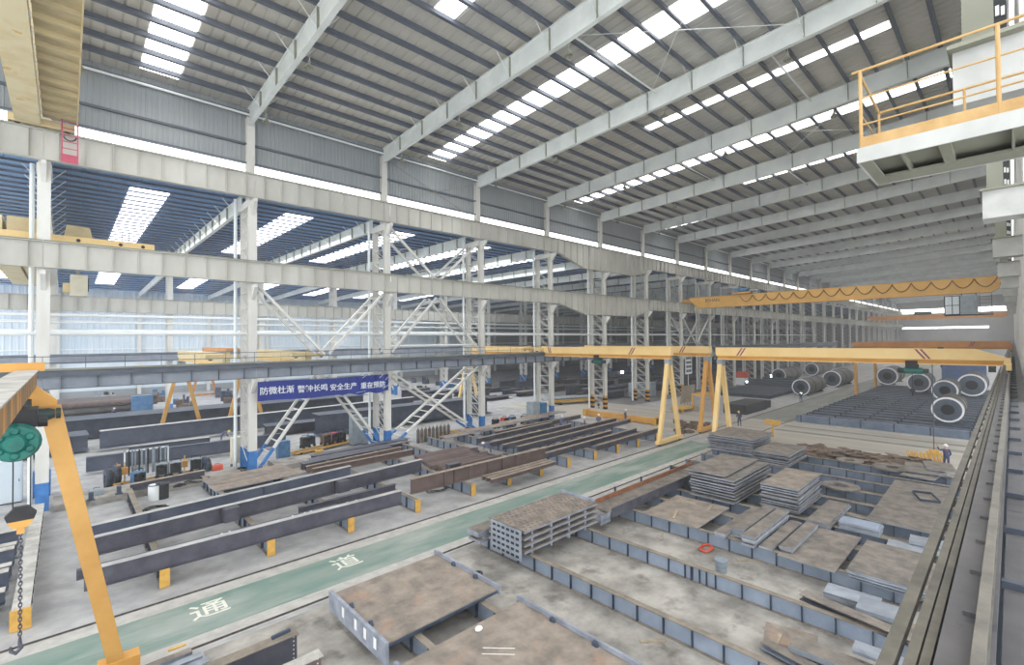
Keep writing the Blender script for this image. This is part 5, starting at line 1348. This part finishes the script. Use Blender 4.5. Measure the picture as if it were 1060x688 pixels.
# ------------------------------------------------------------------ the neighbouring bay: big dark beams and gear
beam('huge blue dark box beam beyond the column row with a pale top edge',(2.4,60.5),(38,62),1.7,.9,.3,web='bluesteel',top='darksteel_top',grp='huge beams')
beam('huge dark beam mass behind the box beam',(-6,71.2),(34,70.2),2.0,4.5,.2,web='bluesteel',top='runway_dk',grp='huge beams')
beam('huge dark beam lying behind the slanting leg beyond the row',(-12,62),(1.6,62.5),1.5,3.5,.2,web='bluesteel',top='runway_dk',grp='huge beams')
beam('dark blue long beam nearest behind the welding machines'.replace('nearest','just'),(1.2,50.8),(16,50.0),1.15,.5,.2,web='bluesteel',top='runway_dk',grp='huge beams')
beam('second dark long beam with pale rungs behind the welding machines',(4.2,55.5),(10.5,55.2),.7,.5,.3,web='bluesteel',top='darksteel_top',grp='huge beams')
beam('dark long beam rising behind the crossed braces',(20,53),(44,52),2.2,2.5,.2,web='bluesteel',top='runway_dk',grp='huge beams')
beam('dark long beam under the banner behind the sitting person',(16,57),(31,55.5),1.1,2.2,.1,web='darksteel',top='runway_dk',grp='huge beams')
for i in range(3):
    b = MB(); b.box(-.2,.2,-2.2,2.2,0,.5); tag(b.build('support_beam','pipe_w',None,(4.6+4.6*i,53.5,.0)),'pale support beam on the floor between the dark long beams, %s along' % ORD[i],'beam','support beams')
for i in range(14):
    x = 14+1.5*(i%7)*2.2; y = 88+5*(i//7)
    b = MB(); b.tube([(0,0,.5+.0),(14,0,.5)],.45,10); o = b.build('pipe_length','brownsteel' if i%2 else 'pipedark',None,(-7+2.2*(i%7)*.3,91+1.0*(i%7),.3+.95*(i//7))); tag(o,'brown pipe in the far pipe rack behind the slanting leg, row piece %s' % ORD[i],'pipe','far pipe rack')
k = 0
for i in range(46):
    x = -3+8.2*(i%9)+random.uniform(-1,1); y = 86+5.6*(i//9)+random.uniform(-1,1)
    if i < 2: y = 118
    if (x < 14 and 89 < y < 99) or (abs(x-19.5) < 3.5 and y > 104): continue
    m_ = random.choice(['bluecab','greycab','stiff','bluesteel','scrap','stiff','black'])
    h = random.uniform(.7,2.2); w = random.uniform(.8,3)
    t = thing('workshop_machine','%s machine in the last low bay, %s row, %s place' % ({'bluecab':'blue','greycab':'grey','stiff':'dark','bluesteel':'dark blue','scrap':'rusty','black':'black'}[m_],ORD[i//9],ORD[i%9]),'machine',(x,y,0),random.uniform(-.2,.2),'machines in the furthest bay')
    b = MB(); b.box(-w/2,w/2,-.6,.6,0,h*.6); b.build('bed',m_,t)
    b = MB(); b.box(-w/2,-w/6,-.5,.5,h*.6,h); b.build('head_stock',m_,t)
    b = MB(); b.tube([(w/4,-.3,h*.6),(w/4,-.3,h*.85)],.2,8); b.build('turret',m_,t)
n = 0
for ix in range(14):
    for iy in range(7):
        x, y = 44+8*ix+random.uniform(-.6,.6), 48.5+4.6*iy+random.uniform(-.5,.5)
        if x < 66 and y < 59 or (44 < x < 52 and y < 66): continue
        if x > 120 and iy > 3: continue
        m_ = random.choice(['bluesteel','darksteel','field','runway_dk'])
        L = random.uniform(4.5,6.6)
        beam('dark steel heap in the neighbouring bay, %s column, %s row of heaps' % (ORD[ix],ORD[iy]),(x,y),(x+L,y+random.uniform(-.4,.4)),random.uniform(.5,1.7),random.uniform(.8,2.4),.0,web=m_,top=random.choice(['runway_dk','field','plate','darksteel']),grp='dark heaps in the neighbouring bay')
        if n % 3 == 0:
            b = MB(); b.tube([(0,0,.3),(4,0.2,.3)],.28,10); tag(b.build('loose_pipe',random.choice(['pipedark','brownsteel','scrap']),None,(x+.3,y+1.9,.0)),'dull pipe beside the dark heap, %s column of heaps, %s row' % (ORD[ix],ORD[iy]),'pipe','loose pipes among the heaps')
        n += 1
# flat yellow cart with pipes behind the striped columns
t = thing('flat_cart','yellow flat cart loaded with pale pipes behind the striped base columns','cart',tuple(G(593,417)),-.35)
b = MB(); b.box(-4,4,-1.2,1.2,.4,.8); b.build('bed','endyellow',t)
for s in (-1,1):
    b = MB(); b.tube([(2.8*s,-1.1,.3),(2.8*s,1.1,.3)],.3,12); b.build('wheel_set','black',t)
for i in range(6):
    b = MB(); b.tube([(-6,-.9+.35*i,.98),(5,-.9+.35*i,.98)],.16,10); tag(b.build('loose_pipe','greycab',None,tuple(G(593,417))),'x','pipe','pipes on the flat cart'); o = C.objects[-1]; o.rotation_euler=(0,0,-.35); o['label']='pale pipe lying on the yellow flat cart, %s across' % ORD[i]
t = thing('steel_skid','long yellow floor frame behind the helmeted workers','frame',(51.9,0,0),0)
b = MB(); b.box(-.35,.35,29.5,40.5,.1,.75); b.build('side_beam','yellow_deep',t)
b = MB(); b.box(-.5,.5,29.5,30,0,.9); b.box(-.5,.5,40,40.5,0,.9); b.build('end_block','endyellow',t)
for i,(u,v,lb) in enumerate(((707,425,'yellow low frame on the floor beside the pale board stand'),(728,424,'yellow open frame stand by the pale board stand'))):
    p = G(u,v); t = thing('steel_skid',lb,'frame',(p.x,p.y,0),0,'yellow frames')
    b = MB()
    hh = .4 if i == 0 else 2.2
    for sx in (-1,1):
        for sy in (-1,1): b.box(sx*1.6-.12,sx*1.6+.12,sy*.8-.12,sy*.8+.12,0,hh)
    b.build('post','endyellow',t)
    b = MB(); b.box(-1.8,1.8,-.95,.95,hh,hh+.2); b.build('top_beam','endyellow',t)
p = G(711,420); t = thing('board_stand','pale grey boards propped upright beyond the gantry legs','boards',(p.x,p.y,0),0)
for i in range(4):
    b = MB(); b.prism([(-.1,.6),(.1,.6),(-.2,3.2),(-.35,3.2)],'x',-2+1.05*i,-1.05+1.05*i); b.build('board','wood',t)
for i in range(5):
    b = MB(); b.bar((-1.9+.9*i,-.2,0),(-1.9+.9*i+.2,.1,.7),.12,.12); b.build('prop','wood',t)
p = G(768,398); t = thing('stacked_machine','red orange topped machine in front of the far pipes','machine',(p.x,p.y,0),0)
b = MB(); b.box(-1,1,-1,1,0,1.6); b.build('base','pipe_w',t)
b = MB(); b.box(-1.1,1.1,-1.1,1.1,1.6,2.9); b.build('top_unit','redbox',t)
b = MB(); b.box(-1.05,1.05,-1.05,-1.0,.5,.8); b.build('front_panel','slot',t)
p = G(713,404); t = thing('notice_board','white notice sheet hanging on a column beyond the gantry legs','sign',(p.x-4,p.y-2,0),0)
b = MB(); b.box(-1.3,1.3,-.05,.05,3.6,7.4); b.build('sheet','pipe_w',t)
b = MB()
for i in range(3):
    for j in range(4): b.box(-1.0+.7*i,-.5+.7*i,-.07,-.05,4.0+.8*j,4.45+.8*j)
b.build('printed_marks','slot',t)
b = MB(); b.box(-.06,.06,.05,.15,0,7.4); b.build('post','white',t)
b = MB(); b.box(-4,4,-1.5,1.5,0,1.3); b.box(4,6.5,-1.2,1.2,0,1.0); tag(b.build('black_block','black',None,tuple(G(772,425))),'black block shaped steel bundle beside the person in dark blue overalls','bundle')
t = thing('stop_stand','small yellow stand with a wide head at the crossing of walkway and aisle','stand',tuple(G(800,452)),0)
b = MB(); b.tube([(0,0,0),(0,0,1.3)],.12,8); b.build('pole','endyellow',t)
b = MB(); b.box(-.25,.25,-.7,.7,1.3,1.75); b.build('head','endyellow',t)
for i in range(40):
    p = G(random.uniform(700,735), random.uniform(438,450))
    b = MB(); b.cbox(0,0,0,random.uniform(.3,1),random.uniform(.2,.5),random.uniform(.15,.5),random.uniform(0,3))
    if not (24.4 < p.y < 31): continue
    tag(b.build('scrap_offcut','scrap',None,(p.x,p.y,.0)),'dark steel offcut in the low heap between the two gantry legs','offcut','offcuts between the legs')
b = MB(); b.prism([(0,0),(7.5,0),(7.5,.75),(0,.75)],'x',0,.35)
o = b.build('blue_tarpaulin','tarp',None,(150,4.2,0)); o.data.transform(Matrix.Scale(5,4,(0,0,1))); tag(o,'bright blue sheet screen behind the far pipes beside the conductor rails','screen')

# small gear scattered along the column feet and benches
def cable_heap(label, u, v, r=.5, z=0.0):
    p = G(u, v, z); b = MB()
    pts = [(r*(1+.25*math.sin(2.3*q))*math.cos(q), r*.8*(1+.2*math.cos(1.7*q))*math.sin(q), .03+.02*math.sin(5*q)+.006*q) for q in [i*.35 for i in range(60)]]
    b.tube(pts, .028, 5); tag(b.build('cable_heap', 'black', None, (p.x,p.y,z+.012)), label, 'cable', 'cable heaps')
for u, v, r, z, lb in ((268,517,.9,0,'black cable heap between the long beam and the blue dark beam'),(250,487,.6,0,'black cable heap at the foot of the cream cabinet'),(452,507,.7,0,'black cable loop on the floor below the tall brown girder'),(300,478,.7,0,'black cable heap before the dark green welding machine'),(160,528,.6,0,'black cable heap beside the white drum'),(205,498,.7,.43,'black cable heap on the concrete plinth before the yellow trolley'),(186,503.5,.3,.43,'small cable heap on the concrete plinth before the grey welding machine')):
    cable_heap(lb, u, v, r, z)
def tool_box(label, u, v, m_, w=.7, d=.45, h=.4, z=0.0):
    p = G(u, v, z); t = thing('tool_box', label, 'tool box', (p.x,p.y,z), random.uniform(-.5,.5), 'tool boxes')
    b = MB(); b.box(-w/2,w/2,-d/2,d/2,0,h*.75); b.build('case', m_, t)
    b = MB(); b.prism([(-d/2,h*.75),(d/2,h*.75),(d/2-.05,h),(-d/2+.05,h)],'x',-w/2,w/2); b.build('lid', m_, t)
    b = MB(); b.tube([(-.15,0,h),(-.15,0,h+.08),(.15,0,h+.08),(.15,0,h)],.02,5); b.build('handle','slot',t)
for u, v, m_, z, lb in ((330,470,'endyellow',0,'yellow tool box on the floor before the banner welding machines'),(100,512,'greycab',.43,'grey tool box on the concrete plinth beside the slanting leg'),(225,486,'redbox',.43,'red tool box on the concrete plinth near the cream cabinet'),(487,452,'redbox',0,'red tool box beside the yellow trolley bed past the banner'),(421,471,'cabinet',0,'pale tool box at the foot of the banner end brace'),(545,441,'endyellow',0,'yellow tool box near the blue grey cabinet pair')):
    tool_box(lb, u, v, m_, z=z)
for i in range(26):
    u, v = random.uniform(100, 700), random.uniform(470, 500)
    p = G(u, v)
    if not (26 < p.y < 39 and -1 < p.x < 46): continue
    w, l = random.uniform(.06,.2), random.uniform(.2,.7)
    b = MB(); b.box(-l,l,-w,w,0,.05); o = b.build('steel_offcut','stiff',None,(p.x,p.y,.006)); o.rotation_euler=(0,0,random.uniform(0,3))
    tag(o,'small dark steel offcut on the floor among the yellow ended benches','offcut','floor offcuts among the benches')
# ------------------------------------------------------------------ light
sc = bpy.context.scene
w = bpy.data.worlds.new('world'); sc.world = w; w.use_nodes = True
bg = w.node_tree.nodes['Background']; bg.inputs['Color'].default_value = (.93,.97,1,1); bg.inputs['Strength'].default_value = 3.85
def area(name, loc, sx, sy, power, col=(1,.98,.95), rot=(0,0,0)):
    l = bpy.data.lights.new(name, 'AREA'); l.shape = 'RECTANGLE'; l.size = sx; l.size_y = sy; l.energy = power; l.color = col
    o = bpy.data.objects.new(name, l); C.objects.link(o); o.location = loc; o.rotation_euler = rot; return o
for k in range(0, 16, 2):
    area('skylight_lamp', ((XK(k)+XK(k+1))/2, 21, 28.3), 3, 36, 1550 if k < 8 else 2000)
for k in (1, 4):
    area('skylight_lamp', ((XK(k)+XK(k+1))/2, 62, 22.0), 22, 26, 6000, (.93,.97,1))
    area('skylight_lamp', ((XK(k)+XK(k+1))/2, 100, 20.0), 22, 24, 5000, (.93,.97,1))
for k in range(18, 28, 4):
    area('skylight_lamp', ((XK(k)+XK(k+1))/2, 21, 28.3), 8, 34, 5500)
sc.view_settings.view_transform = 'Standard'; sc.view_settings.look = 'None'
sc.view_settings.gamma = 1; sc.view_settings.exposure = -0.38; sc.view_settings.use_curve_mapping = False
sc.cycles.max_bounces = 8; sc.cycles.diffuse_bounces = 5; sc.cycles.glossy_bounces = 2; sc.cycles.transmission_bounces = 2
sc.cycles.caustics_reflective = False; sc.cycles.caustics_refractive = False
sc.cycles.sample_clamp_indirect = 6

# thin dust haze hanging in the hall
def haze(density):
    b = MB(); b.box(-46, 346, -21, 126, -1.5, 38)
    M_ = bpy.data.materials.new('dusty air'); M_.use_nodes = True; N = M_.node_tree.nodes; N.remove(N['Principled BSDF'])
    v = N.new('ShaderNodeVolumeScatter'); v.inputs['Density'].default_value = density; v.inputs['Color'].default_value = (.95,.97,1,1); v.inputs['Anisotropy'].default_value = .2
    M_.node_tree.links.new(v.outputs['Volume'], N['Material Output'].inputs['Volume'])
    MT['haze'] = M_
    o = b.build('dusty_haze', 'haze'); tag(o, 'thin pale dust haze filling the hall', 'haze', kind='stuff')
    sc.cycles.volume_bounces = 1
haze(.0008)
